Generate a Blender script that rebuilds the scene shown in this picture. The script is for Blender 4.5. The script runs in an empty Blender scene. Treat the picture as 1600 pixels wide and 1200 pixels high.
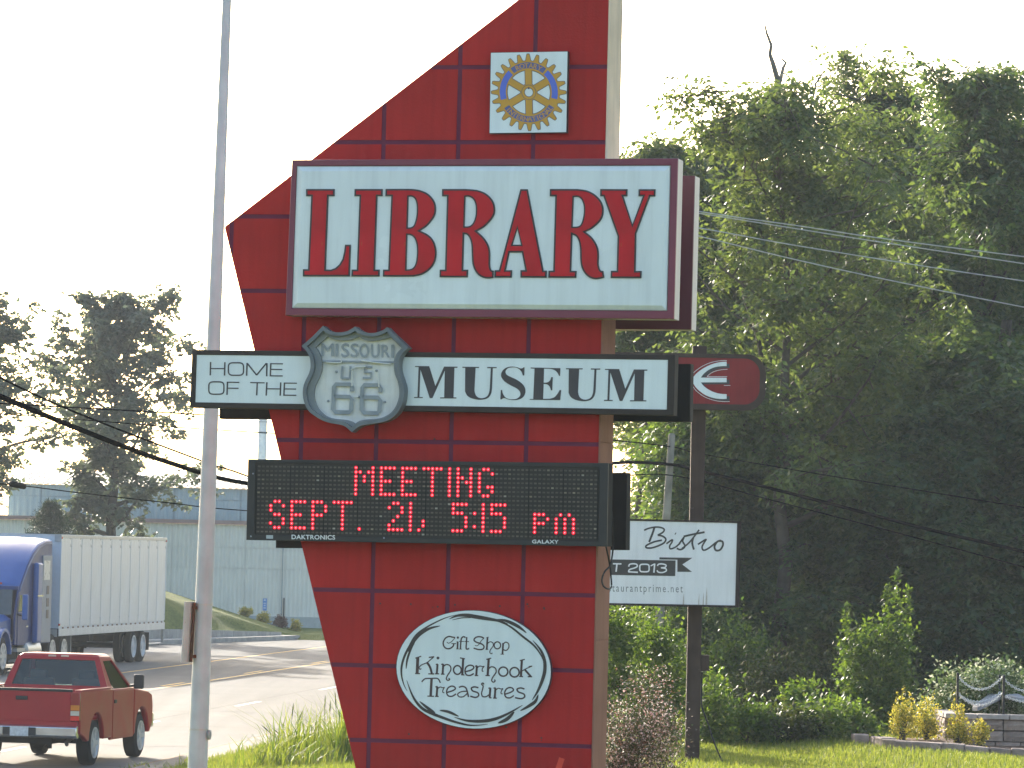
import bpy, bmesh, math, random
import numpy as np
from mathutils import Vector, Matrix
from mathutils.geometry import tessellate_polygon

HAZE = 0.00038
random.seed(7)
rng = np.random.default_rng(7)
scene = bpy.context.scene
COL = scene.collection
V = Vector

# ------------------------------------------------------------------ camera
FPX = 6500.0                                  # focal length for a 1600 px wide frame
CAMZ = 3.7
PITCH = math.atan(262 / FPX)
ROLL = 0.024
_f = V((0, math.cos(PITCH), math.sin(PITCH)))
_u0 = V((0, -math.sin(PITCH), math.cos(PITCH)))
_r0 = V((1, 0, 0))
_R = _r0 * math.cos(ROLL) + _u0 * math.sin(ROLL)
_U = -_r0 * math.sin(ROLL) + _u0 * math.cos(ROLL)
CAM = V((0, 0, CAMZ))
cam_data = bpy.data.cameras.new('camera')
cam = bpy.data.objects.new('camera', cam_data)
COL.objects.link(cam)
cam.matrix_world = Matrix(((_R.x, _U.x, -_f.x, 0), (_R.y, _U.y, -_f.y, 0), (_R.z, _U.z, -_f.z, CAMZ), (0, 0, 0, 1)))
cam_data.sensor_width = 36.0
cam_data.lens = 36.0 * FPX / 1600
cam_data.clip_start = 0.5
cam_data.clip_end = 5000
scene.camera = cam

# ------------------------------------------------------------------ light
SUN_EL = math.radians(17)
SUN_AZ = math.radians(-20)                    # left of the view direction, behind the scene
world = bpy.data.worlds.new('World')
scene.world = world
world.use_nodes = True
wn = world.node_tree.nodes
wn.clear()
wo = wn.new('ShaderNodeOutputWorld')
wb = wn.new('ShaderNodeBackground')
ws = wn.new('ShaderNodeTexSky')
ws.sky_type = 'NISHITA'
ws.sun_disc = False
ws.sun_elevation = SUN_EL
ws.sun_rotation = SUN_AZ
ws.altitude = 200
ws.air_density = 1.0
ws.dust_density = 4.0
ws.ozone_density = 1.0
wb.inputs['Strength'].default_value = 0.15
world.node_tree.links.new(ws.outputs[0], wb.inputs[0])
world.node_tree.links.new(wb.outputs[0], wo.inputs[0])
sun_data = bpy.data.lights.new('sun', 'SUN')
sun_data.energy = 3.6
sun_data.angle = math.radians(0.6)
sun_data.color = (1.0, 0.92, 0.80)
sun = bpy.data.objects.new('sun', sun_data)
COL.objects.link(sun)
SDIR = V((math.sin(SUN_AZ) * math.cos(SUN_EL), math.cos(SUN_AZ) * math.cos(SUN_EL), math.sin(SUN_EL)))
sun.rotation_euler = SDIR.to_track_quat('Z', 'Y').to_euler()
sun.location = (0, 0, 60)
scene.view_settings.view_transform = 'Standard'
scene.view_settings.look = 'None'
scene.view_settings.exposure = 1.6
scene.view_settings.gamma = 1.0
scene.view_settings.use_curve_mapping = False
try:
    scene.cycles.max_bounces = 8
    scene.cycles.diffuse_bounces = 3
    scene.cycles.glossy_bounces = 3
    scene.cycles.transmission_bounces = 4
    scene.cycles.volume_bounces = 0
    scene.cycles.use_denoising = True
    scene.cycles.sample_clamp_indirect = 8
except Exception:
    pass

# ------------------------------------------------------------------ pixel helpers (1600x1200 photograph)
def ray(px, py):
    return _f * FPX + _R * (px - 800) + _U * (600 - py)
def at(px, py, Y):
    r = ray(px, py)
    return CAM + r * (Y / r.y)
class Plane:
    """a vertical plane in the place; map() gives the point where a sight line meets it"""
    def __init__(s, p0, yaw):
        s.p0 = V(p0); s.n = V((-math.sin(yaw), -math.cos(yaw), 0)); s.r = V((math.cos(yaw), -math.sin(yaw), 0))
    def map(s, px, py, off=0.0):
        r = ray(px, py)
        t = (s.p0 + s.n * off - CAM).dot(s.n) / r.dot(s.n)
        return CAM + r * t

# ------------------------------------------------------------------ materials
MATS = {}
def nodes_of(m):
    m.use_nodes = True
    n = m.node_tree.nodes; n.clear()
    return n, m.node_tree.links
def mat(name, col, rough=0.6, metal=0.0, var=0.12, scale=6.0, bump=0.0, bscale=40.0, spec=0.4, coat=0.0, streak=0.0, speck=None, each=0.0):
    """painted / mineral / metal surface: base colour varied by two noise layers, fine relief"""
    if name in MATS: return MATS[name]
    m = bpy.data.materials.new(name); MATS[name] = m
    n, l = nodes_of(m)
    out = n.new('ShaderNodeOutputMaterial'); b = n.new('ShaderNodeBsdfPrincipled')
    l.new(b.outputs[0], out.inputs[0])
    tc = n.new('ShaderNodeTexCoord')
    nz = n.new('ShaderNodeTexNoise'); nz.inputs['Scale'].default_value = scale; nz.inputs['Detail'].default_value = 6
    l.new(tc.outputs['Object'], nz.inputs['Vector'])
    mr = n.new('ShaderNodeMapRange'); mr.inputs[1].default_value = 0.3; mr.inputs[2].default_value = 0.7
    mr.inputs[3].default_value = 1 - var; mr.inputs[4].default_value = 1 + var
    l.new(nz.outputs['Fac'], mr.inputs[0])
    mul = n.new('ShaderNodeMix'); mul.data_type = 'RGBA'; mul.blend_type = 'MULTIPLY'; mul.inputs[0].default_value = 1
    mul.inputs[6].default_value = (*col, 1)
    l.new(mr.outputs[0], mul.inputs[7])
    last = mul.outputs[2]
    if streak:
        mp = n.new('ShaderNodeMapping'); mp.inputs['Scale'].default_value = (9, 9, 0.7)
        l.new(tc.outputs['Object'], mp.inputs['Vector'])
        sn = n.new('ShaderNodeTexNoise'); sn.inputs['Scale'].default_value = 1.6; sn.inputs['Detail'].default_value = 5
        l.new(mp.outputs[0], sn.inputs['Vector'])
        sr = n.new('ShaderNodeMapRange'); sr.inputs[1].default_value = 0.45; sr.inputs[2].default_value = 0.8
        sr.inputs[3].default_value = 1.0; sr.inputs[4].default_value = 1 - streak
        l.new(sn.outputs['Fac'], sr.inputs[0])
        m2 = n.new('ShaderNodeMix'); m2.data_type = 'RGBA'; m2.blend_type = 'MULTIPLY'; m2.inputs[0].default_value = 1
        l.new(last, m2.inputs[6]); l.new(sr.outputs[0], m2.inputs[7]); last = m2.outputs[2]
    if speck:
        sn = n.new('ShaderNodeTexNoise'); sn.inputs['Scale'].default_value = speck[1]; sn.inputs['Detail'].default_value = 3
        l.new(tc.outputs['Object'], sn.inputs['Vector'])
        sr = n.new('ShaderNodeMapRange'); sr.inputs[1].default_value = speck[2]; sr.inputs[2].default_value = speck[2] + 0.08
        l.new(sn.outputs['Fac'], sr.inputs[0])
        m3 = n.new('ShaderNodeMix'); m3.data_type = 'RGBA'; m3.inputs[7].default_value = (*speck[0], 1)
        l.new(sr.outputs[0], m3.inputs[0]); l.new(last, m3.inputs[6]); last = m3.outputs[2]
    if each:                                  # pieces differ a little from one another
        oi = n.new('ShaderNodeObjectInfo'); er = n.new('ShaderNodeMapRange'); er.inputs[3].default_value = 1 - each; er.inputs[4].default_value = 1 + each
        l.new(oi.outputs['Random'], er.inputs[0])
        m4 = n.new('ShaderNodeMix'); m4.data_type = 'RGBA'; m4.blend_type = 'MULTIPLY'; m4.inputs[0].default_value = 1
        l.new(last, m4.inputs[6]); l.new(er.outputs[0], m4.inputs[7]); last = m4.outputs[2]
    l.new(last, b.inputs['Base Color'])
    b.inputs['Roughness'].default_value = rough
    b.inputs['Metallic'].default_value = metal
    b.inputs['Specular IOR Level'].default_value = spec
    b.inputs['Coat Weight'].default_value = coat
    b.inputs['Coat Roughness'].default_value = 0.06
    rr = n.new('ShaderNodeMapRange'); rr.inputs[3].default_value = max(0.03, rough - 0.1); rr.inputs[4].default_value = min(1, rough + 0.1)
    l.new(nz.outputs['Fac'], rr.inputs[0]); l.new(rr.outputs[0], b.inputs['Roughness'])
    if bump:
        bn = n.new('ShaderNodeTexNoise'); bn.inputs['Scale'].default_value = bscale; bn.inputs['Detail'].default_value = 4
        l.new(tc.outputs['Object'], bn.inputs['Vector'])
        bp = n.new('ShaderNodeBump'); bp.inputs['Strength'].default_value = bump; bp.inputs['Distance'].default_value = 0.02
        l.new(bn.outputs['Fac'], bp.inputs['Height']); l.new(bp.outputs[0], b.inputs['Normal'])
    return m
def leafmat(name, c0, c1, trans=0.45, tcol=None, gloss=0.5):
    """leaves: each leaf its own shade between two greens, letting light through"""
    if name in MATS: return MATS[name]
    m = bpy.data.materials.new(name); MATS[name] = m
    n, l = nodes_of(m)
    out = n.new('ShaderNodeOutputMaterial')
    g = n.new('ShaderNodeNewGeometry')
    mx = n.new('ShaderNodeMix'); mx.data_type = 'RGBA'
    mx.inputs[6].default_value = (*c0, 1); mx.inputs[7].default_value = (*c1, 1)
    l.new(g.outputs['Random Per Island'], mx.inputs[0])
    b = n.new('ShaderNodeBsdfPrincipled'); b.inputs['Roughness'].default_value = gloss
    b.inputs['Specular IOR Level'].default_value = 0.3
    l.new(mx.outputs[2], b.inputs['Base Color'])
    t = n.new('ShaderNodeBsdfTranslucent')
    tm = n.new('ShaderNodeMix'); tm.data_type = 'RGBA'; tm.blend_type = 'MULTIPLY'; tm.inputs[0].default_value = 1
    l.new(mx.outputs[2], tm.inputs[6]); tm.inputs[7].default_value = (*(tcol or (2.6, 2.3, 0.8)), 1)
    l.new(tm.outputs[2], t.inputs[0])
    ms = n.new('ShaderNodeMixShader'); ms.inputs[0].default_value = trans
    l.new(b.outputs[0], ms.inputs[1]); l.new(t.outputs[0], ms.inputs[2]); l.new(ms.outputs[0], out.inputs[0])
    return m
def glowmat(name, col, strength):
    if name in MATS: return MATS[name]
    m = bpy.data.materials.new(name); MATS[name] = m
    n, l = nodes_of(m)
    out = n.new('ShaderNodeOutputMaterial'); b = n.new('ShaderNodeBsdfPrincipled')
    b.inputs['Base Color'].default_value = (0.2, 0.01, 0.01, 1)
    b.inputs['Emission Color'].default_value = (*col, 1); b.inputs['Emission Strength'].default_value = strength
    l.new(b.outputs[0], out.inputs[0])
    return m
def islandmat(name, stops, rough=0.4, trans=0.0):
    """small repeated pieces, each its own shade"""
    if name in MATS: return MATS[name]
    m = bpy.data.materials.new(name); MATS[name] = m
    n, l = nodes_of(m)
    out = n.new('ShaderNodeOutputMaterial'); b = n.new('ShaderNodeBsdfPrincipled')
    g = n.new('ShaderNodeNewGeometry'); r = n.new('ShaderNodeValToRGB')
    e = r.color_ramp.elements
    while len(e) < len(stops): e.new(0.5)
    for k, (p, c) in enumerate(stops): e[k].position = p; e[k].color = (*c, 1)
    l.new(g.outputs['Random Per Island'], r.inputs[0]); l.new(r.outputs[0], b.inputs['Base Color'])
    b.inputs['Roughness'].default_value = rough
    if trans:
        t = n.new('ShaderNodeBsdfTranslucent'); l.new(r.outputs[0], t.inputs[0])
        ms = n.new('ShaderNodeMixShader'); ms.inputs[0].default_value = trans
        l.new(b.outputs[0], ms.inputs[1]); l.new(t.outputs[0], ms.inputs[2]); l.new(ms.outputs[0], out.inputs[0])
    else: l.new(b.outputs[0], out.inputs[0])
    return m
def glassmat(name, col, rough=0.05):
    if name in MATS: return MATS[name]
    m = bpy.data.materials.new(name); MATS[name] = m
    n, l = nodes_of(m)
    out = n.new('ShaderNodeOutputMaterial'); b = n.new('ShaderNodeBsdfGlossy'); b.inputs['Roughness'].default_value = rough
    t = n.new('ShaderNodeBsdfTransparent'); t.inputs[0].default_value = (*col, 1)
    fr = n.new('ShaderNodeFresnel'); fr.inputs[0].default_value = 1.5
    ms = n.new('ShaderNodeMixShader'); l.new(fr.outputs[0], ms.inputs[0]); l.new(t.outputs[0], ms.inputs[1]); l.new(b.outputs[0], ms.inputs[2])
    l.new(ms.outputs[0], out.inputs[0])
    return m

# ------------------------------------------------------------------ objects
WO = {}                                       # world origin of every object made here
def tag(o, label=None, cat=None, group=None, kind=None):
    if label: o['label'] = label
    if cat: o['category'] = cat
    if group: o['group'] = group
    if kind: o['kind'] = kind
    return o
def thing(name, loc, label, cat, group=None):
    o = bpy.data.objects.new(name, None); COL.objects.link(o)
    o.empty_display_size = 0.2
    o.location = loc; WO[o.name] = V(loc)
    return tag(o, label, cat, group)
def link(name, me, material, parent, origin):
    o = bpy.data.objects.new(name, me); COL.objects.link(o)
    if material is not None and not me.materials: me.materials.append(material)
    base = WO[parent.name] if parent else V((0, 0, 0))
    o.location = V(origin) - base
    if parent: o.parent = parent
    WO[o.name] = V(origin)
    return o
class MB:
    def __init__(s): s.v = []; s.f = []; s.smooth = False
    def add(s, verts, faces):
        k = len(s.v); s.v += [V(p) for p in verts]; s.f += [tuple(i + k for i in f) for f in faces]; return s
    def box(s, c, size, M=None):
        hx, hy, hz = size[0] / 2, size[1] / 2, size[2] / 2
        p = [V((x, y, z)) for x in (-hx, hx) for y in (-hy, hy) for z in (-hz, hz)]
        if M is not None: p = [M @ q for q in p]
        return s.add([V(c) + q for q in p], [(0, 1, 3, 2), (4, 6, 7, 5), (0, 4, 5, 1), (2, 3, 7, 6), (0, 2, 6, 4), (1, 5, 7, 3)])
    def hexa(s, a, b):
        """a, b: four corners each, matching order"""
        return s.add(list(a) + list(b), [(0, 1, 2, 3), (7, 6, 5, 4)] + [(i, 4 + i, 4 + (i + 1) % 4, (i + 1) % 4) for i in range(4)])
    def prism(s, loops, dirv, back=True):
        """loops: outer and holes as 3-D points in one plane; swept along dirv"""
        loops = [[V(p) for p in lp] for lp in loops]
        flat = [p for lp in loops for p in lp]
        tris = tessellate_polygon(loops)
        n = len(flat); k = len(s.v); d = V(dirv)
        s.v += flat + [p + d for p in flat]
        s.f += [tuple(i + k for i in t) for t in tris]
        if back: s.f += [tuple(i + k + n for i in reversed(t)) for t in tris]
        j = 0
        for lp in loops:
            m = len(lp)
            for i in range(m):
                a, b = j + i, j + (i + 1) % m
                s.f.append((k + a, k + b, k + b + n, k + a + n))
            j += m
        return s
    def tube(s, path, rad, sides=8, cap=True):
        path = [V(p) for p in path]
        if not hasattr(rad, '__len__'): rad = [rad] * len(path)
        k = len(s.v); ref = V((0, 0, 1))
        for i, p in enumerate(path):
            t = (path[min(i + 1, len(path) - 1)] - path[max(i - 1, 0)])
            if t.length < 1e-9: t = V((0, 0, 1))
            t.normalize()
            a = t.cross(V((0.31, 0.95, 0.07)) if abs(t.z) > 0.9 else ref).normalized(); b = t.cross(a)
            for j in range(sides):
                w = 2 * math.pi * j / sides
                s.v.append(p + (a * math.cos(w) + b * math.sin(w)) * rad[i])
        for i in range(len(path) - 1):
            for j in range(sides):
                q = k + i * sides
                s.f.append((q + j, q + (j + 1) % sides, q + sides + (j + 1) % sides, q + sides + j))
        if cap:
            s.f.append(tuple(k + j for j in reversed(range(sides))))
            s.f.append(tuple(k + (len(path) - 1) * sides + j for j in range(sides)))
        return s
    def lathe(s, c, axis, prof, sides=24):
        """prof: (distance along axis, radius)"""
        ax = V(axis).normalized(); a = ax.cross(V((0, 0, 1)) if abs(ax.z) < 0.9 else V((1, 0, 0))).normalized(); b = ax.cross(a)
        k = len(s.v); c = V(c)
        for h, r in prof:
            for j in range(sides):
                w = 2 * math.pi * j / sides
                s.v.append(c + ax * h + (a * math.cos(w) + b * math.sin(w)) * r)
        for i in range(len(prof) - 1):
            for j in range(sides):
                q = k + i * sides
                s.f.append((q + j, q + (j + 1) % sides, q + sides + (j + 1) % sides, q + sides + j))
        s.f.append(tuple(k + j for j in reversed(range(sides))))
        s.f.append(tuple(k + (len(prof) - 1) * sides + j for j in range(sides)))
        return s
    def build(s, name, material, parent=None, origin=None, smooth=False, bevel=0.0, seg=2):
        if origin is None:
            lo = V((min(p.x for p in s.v), min(p.y for p in s.v), min(p.z for p in s.v)))
            hi = V((max(p.x for p in s.v), max(p.y for p in s.v), max(p.z for p in s.v)))
            origin = V(((lo.x + hi.x) / 2, (lo.y + hi.y) / 2, lo.z if parent is None else (lo.z + hi.z) / 2))
        origin = V(origin)
        me = bpy.data.meshes.new(name)
        me.from_pydata([tuple(p - origin) for p in s.v], [], s.f)
        bm = bmesh.new(); bm.from_mesh(me)
        bmesh.ops.remove_doubles(bm, verts=bm.verts, dist=1e-5)
        bmesh.ops.recalc_face_normals(bm, faces=bm.faces)
        bm.to_mesh(me); bm.free()
        if smooth:
            me.polygons.foreach_set('use_smooth', [True] * len(me.polygons))
            if hasattr(me, 'set_sharp_from_angle'): me.set_sharp_from_angle(angle=math.radians(40))
        o = link(name, me, material, parent, origin)
        if bevel:
            md = o.modifiers.new('bevel', 'BEVEL'); md.width = bevel; md.segments = seg; md.limit_method = 'ANGLE'; md.angle_limit = math.radians(35)
            if seg > 1: me.polygons.foreach_set('use_smooth', [True] * len(me.polygons)); me.set_sharp_from_angle(angle=math.radians(50))
        return o
def npmesh(name, verts, faces, material, parent=None, origin=(0, 0, 0)):
    """verts (n,3), faces (m,k) arrays of equal k"""
    me = bpy.data.meshes.new(name)
    verts = np.asarray(verts, dtype=np.float32) - np.asarray(origin, dtype=np.float32)
    faces = np.asarray(faces, dtype=np.int32)
    m, k = faces.shape
    me.vertices.add(len(verts)); me.vertices.foreach_set('co', verts.ravel())
    me.loops.add(m * k); me.loops.foreach_set('vertex_index', faces.ravel())
    me.polygons.add(m); me.polygons.foreach_set('loop_start', np.arange(0, m * k, k, dtype=np.int32))
    me.update(calc_edges=True)
    return link(name, me, material, parent, origin)
def inst(o, loc, parent=None, rotz=None, name=None):
    c = o.copy(); COL.objects.link(c)
    base = WO[parent.name] if parent else V((0, 0, 0))
    c.location = V(loc) - base; c.parent = parent
    if rotz is not None: c.rotation_euler = (0, 0, rotz)
    WO[c.name] = V(loc)
    return c
def copy_tree(o, loc, rotz=0.0, scale=(1, 1, 1), label=None):
    c = o.copy(); COL.objects.link(c); c.location = loc; c.rotation_euler = (0, 0, rotz); c.scale = scale
    WO[c.name] = V(loc)
    if label: c['label'] = label
    for ch in o.children:
        d = ch.copy(); COL.objects.link(d); d.parent = c
        for g in ch.children:
            e = g.copy(); COL.objects.link(e); e.parent = d
    return c
def smooth_path(pts, n=6, closed=False):
    pts = [tuple(map(float, p)) for p in pts]
    m = len(pts); out = []
    segs = m if closed else m - 1
    dim = len(pts[0])
    for i in range(segs):
        g = lambda k: pts[k % m] if closed else pts[min(max(k, 0), m - 1)]
        p0, p1, p2, p3 = g(i - 1), g(i), g(i + 1), g(i + 2)
        for j in range(n):
            t = j / n
            out.append(tuple(0.5 * (2 * p1[d] + (-p0[d] + p2[d]) * t + (2 * p0[d] - 5 * p1[d] + 4 * p2[d] - p3[d]) * t * t
                             + (-p0[d] + 3 * p1[d] - 3 * p2[d] + p3[d]) * t ** 3) for d in range(dim)))
    if not closed: out.append(pts[-1])
    return out
def ribbon(pts, w, closed=False):
    """left and right edge of a stroke in pixel space; w is one width or one per point"""
    n = len(pts); L = []; Rr = []
    for i in range(n):
        a = pts[(i - 1) % n] if closed else pts[max(i - 1, 0)]
        b = pts[(i + 1) % n] if closed else pts[min(i + 1, n - 1)]
        dx, dy = b[0] - a[0], b[1] - a[1]; q = math.hypot(dx, dy) or 1
        ww = (w[i] if hasattr(w, '__len__') else w) / 2
        L.append((pts[i][0] - dy / q * ww, pts[i][1] + dx / q * ww)); Rr.append((pts[i][0] + dy / q * ww, pts[i][1] - dx / q * ww))
    return L, Rr
def add_stroke(mb, plane, pts, w, off, th=0.002, closed=False):
    L, Rr = ribbon(pts, w, closed); n = len(pts)
    k = len(mb.v)
    for o in (off + th, off):
        mb.v += [plane.map(p[0], p[1], o) for p in L] + [plane.map(p[0], p[1], o) for p in Rr]
    for i in range(n if closed else n - 1):
        j = (i + 1) % n
        mb.f.append((k + i, k + j, k + n + j, k + n + i))
        mb.f.append((k + i, k + j, k + 2 * n + j, k + 2 * n + i))
        mb.f.append((k + n + i, k + n + j, k + 3 * n + j, k + 3 * n + i))
    if not closed:
        for i in (0, n - 1): mb.f.append((k + i, k + n + i, k + 3 * n + i, k + 2 * n + i))
def add_poly(mb, plane, loops, off, th=0.004):
    mb.prism([[plane.map(x, y, off + th) for x, y in lp] for lp in loops], plane.n * -th)
def inset(loop, d):
    """move each corner of a polygon inward by d (pixel space); negative d grows it"""
    n = len(loop)
    A = sum(loop[i][0] * loop[(i + 1) % n][1] - loop[(i + 1) % n][0] * loop[i][1] for i in range(n))
    sg = 1 if A > 0 else -1
    out = []
    for i in range(n):
        p0, p1, p2 = loop[i - 1], loop[i], loop[(i + 1) % n]
        e1 = V((p1[0] - p0[0], p1[1] - p0[1])); e2 = V((p2[0] - p1[0], p2[1] - p1[1]))
        if e1.length < 1e-6 or e2.length < 1e-6: out.append(p1); continue
        e1.normalize(); e2.normalize()
        n1 = V((-e1.y, e1.x)) * sg; n2 = V((-e2.y, e2.x)) * sg
        b = n1 + n2
        if b.length < 0.3: b = n1
        b.normalize(); c = max(b.dot(n1), 0.5)
        out.append((p1[0] + b.x * d / c, p1[1] + b.y * d / c))
    return out
def crop(pts, ox, oy, sc): return [(ox + x / sc, oy + y / sc) for x, y in pts]
def text_loops(body, spacing=1.0):
    """outline triangles of a line of plain lettering: (verts 2-D, faces, width)"""
    cu = bpy.data.curves.new('lettering', 'FONT'); cu.body = body; cu.space_character = spacing; cu.resolution_u = 3
    ob = bpy.data.objects.new('lettering', cu); COL.objects.link(ob)
    dg = bpy.context.evaluated_depsgraph_get(); ev = ob.evaluated_get(dg)
    me = ev.to_mesh()
    vs = [(v.co.x, v.co.y) for v in me.vertices]; fs = [tuple(p.vertices) for p in me.polygons]
    ev.to_mesh_clear(); bpy.data.objects.remove(ob); bpy.data.curves.remove(cu)
    return vs, fs
def add_text(mb, plane, body, x0, x1, ytop, ybase, off, spacing=1.0, slope=0.0, fit=None, bold=0.0):
    """lettering fitted between pixel x0..x1, capitals from ybase up to ytop"""
    vs, fs = text_loops(body, spacing)
    fv = text_loops(fit, spacing)[0] if fit else vs
    w0, w1 = min(v[0] for v in fv), max(v[0] for v in fv)
    a1 = max(v[0] for v in vs)
    sc = (x1 - x0) / (w1 - w0); sy = (ybase - ytop) / 0.73
    P = []
    for x, y in vs:
        X = x1 - (a1 - x) * sc
        P.append((X, ybase - y * sy + slope * (X - x0)))
    reps = [(0, 0)] if not bold else [(-bold, 0), (bold, 0), (0, bold), (0, -bold)]
    for q, (bx, by) in enumerate(reps):
        mb.add([plane.map(p[0] + bx, p[1] + by, off + q * 0.0003) for p in P], fs)
def leaf_arrays(P, D, N, L, W):
    """diamond leaves: base, side, tip, side"""
    D = D / np.linalg.norm(D, axis=1, keepdims=True)
    S = np.cross(D, N); S /= (np.linalg.norm(S, axis=1, keepdims=True) + 1e-9)
    L = np.asarray(L).reshape(-1, 1); W = np.asarray(W).reshape(-1, 1)
    n = len(P)
    v = np.empty((n, 4, 3)); v[:, 0] = P; v[:, 1] = P + D * L * 0.45 + S * W; v[:, 2] = P + D * L; v[:, 3] = P + D * L * 0.45 - S * W
    return v.reshape(-1, 3), np.arange(n * 4).reshape(-1, 4)
def unit(n, r=rng):
    q = r.normal(size=(n, 3)); return q / np.linalg.norm(q, axis=1, keepdims=True)
# ================================================================== the setting
TH = 0.113                                    # heading of the road (metres sideways per metre away)
def xe(y): return -5.36 + (y - 73) * TH       # near edge of the road
FAR_Y = [20, 60, 100, 128, 140, 151, 166, 166.3]; FAR_X = [-29.5, -24.6, -20.6, -18.4, -16.0, -12.9, -8.2, 40]
def S(t): t = np.clip(t, 0, 1); return t * t * (3 - 2 * t)
def gz(x, y):
    x = np.asarray(x, dtype=float); y = np.asarray(y, dtype=float)
    v = x - xe(y)
    base = np.interp(y, [0, 10, 30, 36, 58, 70, 80, 120, 300], [2.1, 2.1, 1.25, 1.15, 0.78, 0.82, 1.0, 1.2, 1.2])
    zr = 0.09 + (base - 0.09) * S((v - 0.8) / 9) + 0.05 * np.sin(x * 1.3 + y * .4) * S((v - 2) / 4)
    w = np.interp(y, FAR_Y, FAR_X) - x        # metres behind the far kerb
    mound = 0.30 * np.clip(-8.8 - x, 0, 7.5) * S((w - 0.9) / 3.0) * (1 - S((y - 171) / 6)) * S((y - 60) / 40)
    zl = 0.10 + 0.1 * S(w / 3) + mound
    zl = np.where(w > 0.95, zl, -0.06)
    zl = np.where(y > 171, np.where(w > 0.95, zl, 0.02 + 0.2 * S((y - 171) / 4)), zl)
    return np.where(v > 0.75, zr, zl)
def gzf(x, y): return float(gz(x, y))
def gridmat():
    m = bpy.data.materials.new('lawn'); n, l = nodes_of(m)
    out = n.new('ShaderNodeOutputMaterial'); b = n.new('ShaderNodeBsdfPrincipled'); l.new(b.outputs[0], out.inputs[0])
    tc = n.new('ShaderNodeTexCoord')
    a = n.new('ShaderNodeTexNoise'); a.inputs['Scale'].default_value = 0.6; a.inputs['Detail'].default_value = 8
    c = n.new('ShaderNodeTexNoise'); c.inputs['Scale'].default_value = 14; c.inputs['Detail'].default_value = 5
    l.new(tc.outputs['Object'], a.inputs['Vector']); l.new(tc.outputs['Object'], c.inputs['Vector'])
    ad = n.new('ShaderNodeMath'); ad.operation = 'ADD'; l.new(a.outputs['Fac'], ad.inputs[0]); l.new(c.outputs['Fac'], ad.inputs[1])
    r = n.new('ShaderNodeValToRGB'); l.new(ad.outputs[0], r.inputs[0])
    e = r.color_ramp.elements; e[0].position = 0.7; e[0].color = (0.05, 0.08, 0.016, 1); e[1].position = 1.3; e[1].color = (0.15, 0.17, 0.04, 1)
    x = e.new(0.98); x.color = (0.09, 0.13, 0.026, 1)
    l.new(r.outputs[0], b.inputs['Base Color']); b.inputs['Roughness'].default_value = 0.9; b.inputs['Specular IOR Level'].default_value = 0.1
    bp = n.new('ShaderNodeBump'); bp.inputs['Strength'].default_value = 0.8; bp.inputs['Distance'].default_value = 0.08
    l.new(c.outputs['Fac'], bp.inputs['Height']); l.new(bp.outputs[0], b.inputs['Normal'])
    return m
xs = np.concatenate([[-900, -400, -200, -100, -60], np.arange(-45, 30, 0.5), [35, 45, 60, 100, 200, 400, 900]])
ys = np.concatenate([[-60, -20, 0], np.arange(5, 200, 0.75), [210, 230, 260, 320, 500, 1000, 2400]])
X, Y = np.meshgrid(xs, ys); Z = gz(X, Y)
nx, ny = len(xs), len(ys)
ii = (np.arange(ny - 1)[:, None] * nx + np.arange(nx - 1)[None, :]).ravel()
ground = npmesh('ground', np.stack([X, Y, Z], -1).reshape(-1, 3), np.stack([ii, ii + 1, ii + nx + 1, ii + nx], 1), gridmat())
tag(ground, 'grassy ground on both sides of the road, rising towards the sign', kind='structure')

# road: one sheet from the near kerb past the far kerb
def roadmat():
    m = mat('road_paving', (0.165, 0.162, 0.154), rough=0.85, var=0.10, scale=0.35, bump=0.25, bscale=60, spec=0.1)
    n = m.node_tree.nodes; l = m.node_tree.links
    # tyre-worn bands and old patches, running with the lanes
    b = next(k for k in n if k.type == 'BSDF_PRINCIPLED')
    src = b.inputs['Base Color'].links[0].from_socket
    tc = n.new('ShaderNodeTexCoord'); mp = n.new('ShaderNodeMapping')
    mp.inputs['Rotation'].default_value = (0, 0, math.atan(TH)); mp.inputs['Scale'].default_value = (1.1, 0.03, 1)
    l.new(tc.outputs['Object'], mp.inputs[0])
    nz = n.new('ShaderNodeTexNoise'); nz.inputs['Scale'].default_value = 1.0; nz.inputs['Detail'].default_value = 5
    l.new(mp.outputs[0], nz.inputs['Vector'])
    mr = n.new('ShaderNodeMapRange'); mr.inputs[1].default_value = .35; mr.inputs[2].default_value = .65; mr.inputs[3].default_value = .80; mr.inputs[4].default_value = 1.08
    l.new(nz.outputs['Fac'], mr.inputs[0])
    mx = n.new('ShaderNodeMix'); mx.data_type = 'RGBA'; mx.blend_type = 'MULTIPLY'; mx.inputs[0].default_value = 1
    l.new(src, mx.inputs[6]); l.new(mr.outputs[0], mx.inputs[7]); l.new(mx.outputs[2], b.inputs['Base Color'])
    return m
ry = np.arange(10, 171.5, 3.0)
mb = MB()
for i in range(len(ry) - 1):
    a, b = ry[i], ry[i + 1]
    mb.add([(xe(a), a, 0), (xe(b), b, 0), (xe(b) - 38, b, 0), (xe(a) - 38, a, 0)], [(0, 1, 2, 3)])
mb.add([(xe(171.5) - 10, 171.5, 0), (xe(171.5), 171.5, 0), (xe(230), 230, 0), (xe(230) - 10, 230, 0)], [(0, 1, 2, 3)])
road = mb.build('road', roadmat(), origin=(0, 0, 0)); tag(road, 'pale concrete road with yellow centre lines', kind='structure')
yel = mat('yellow_road_paint', (0.62, 0.36, 0.06), rough=0.7, var=0.3, scale=2.0)
whi = mat('white_road_paint', (0.75, 0.74, 0.70), rough=0.7, var=0.15, scale=3.0)
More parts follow.
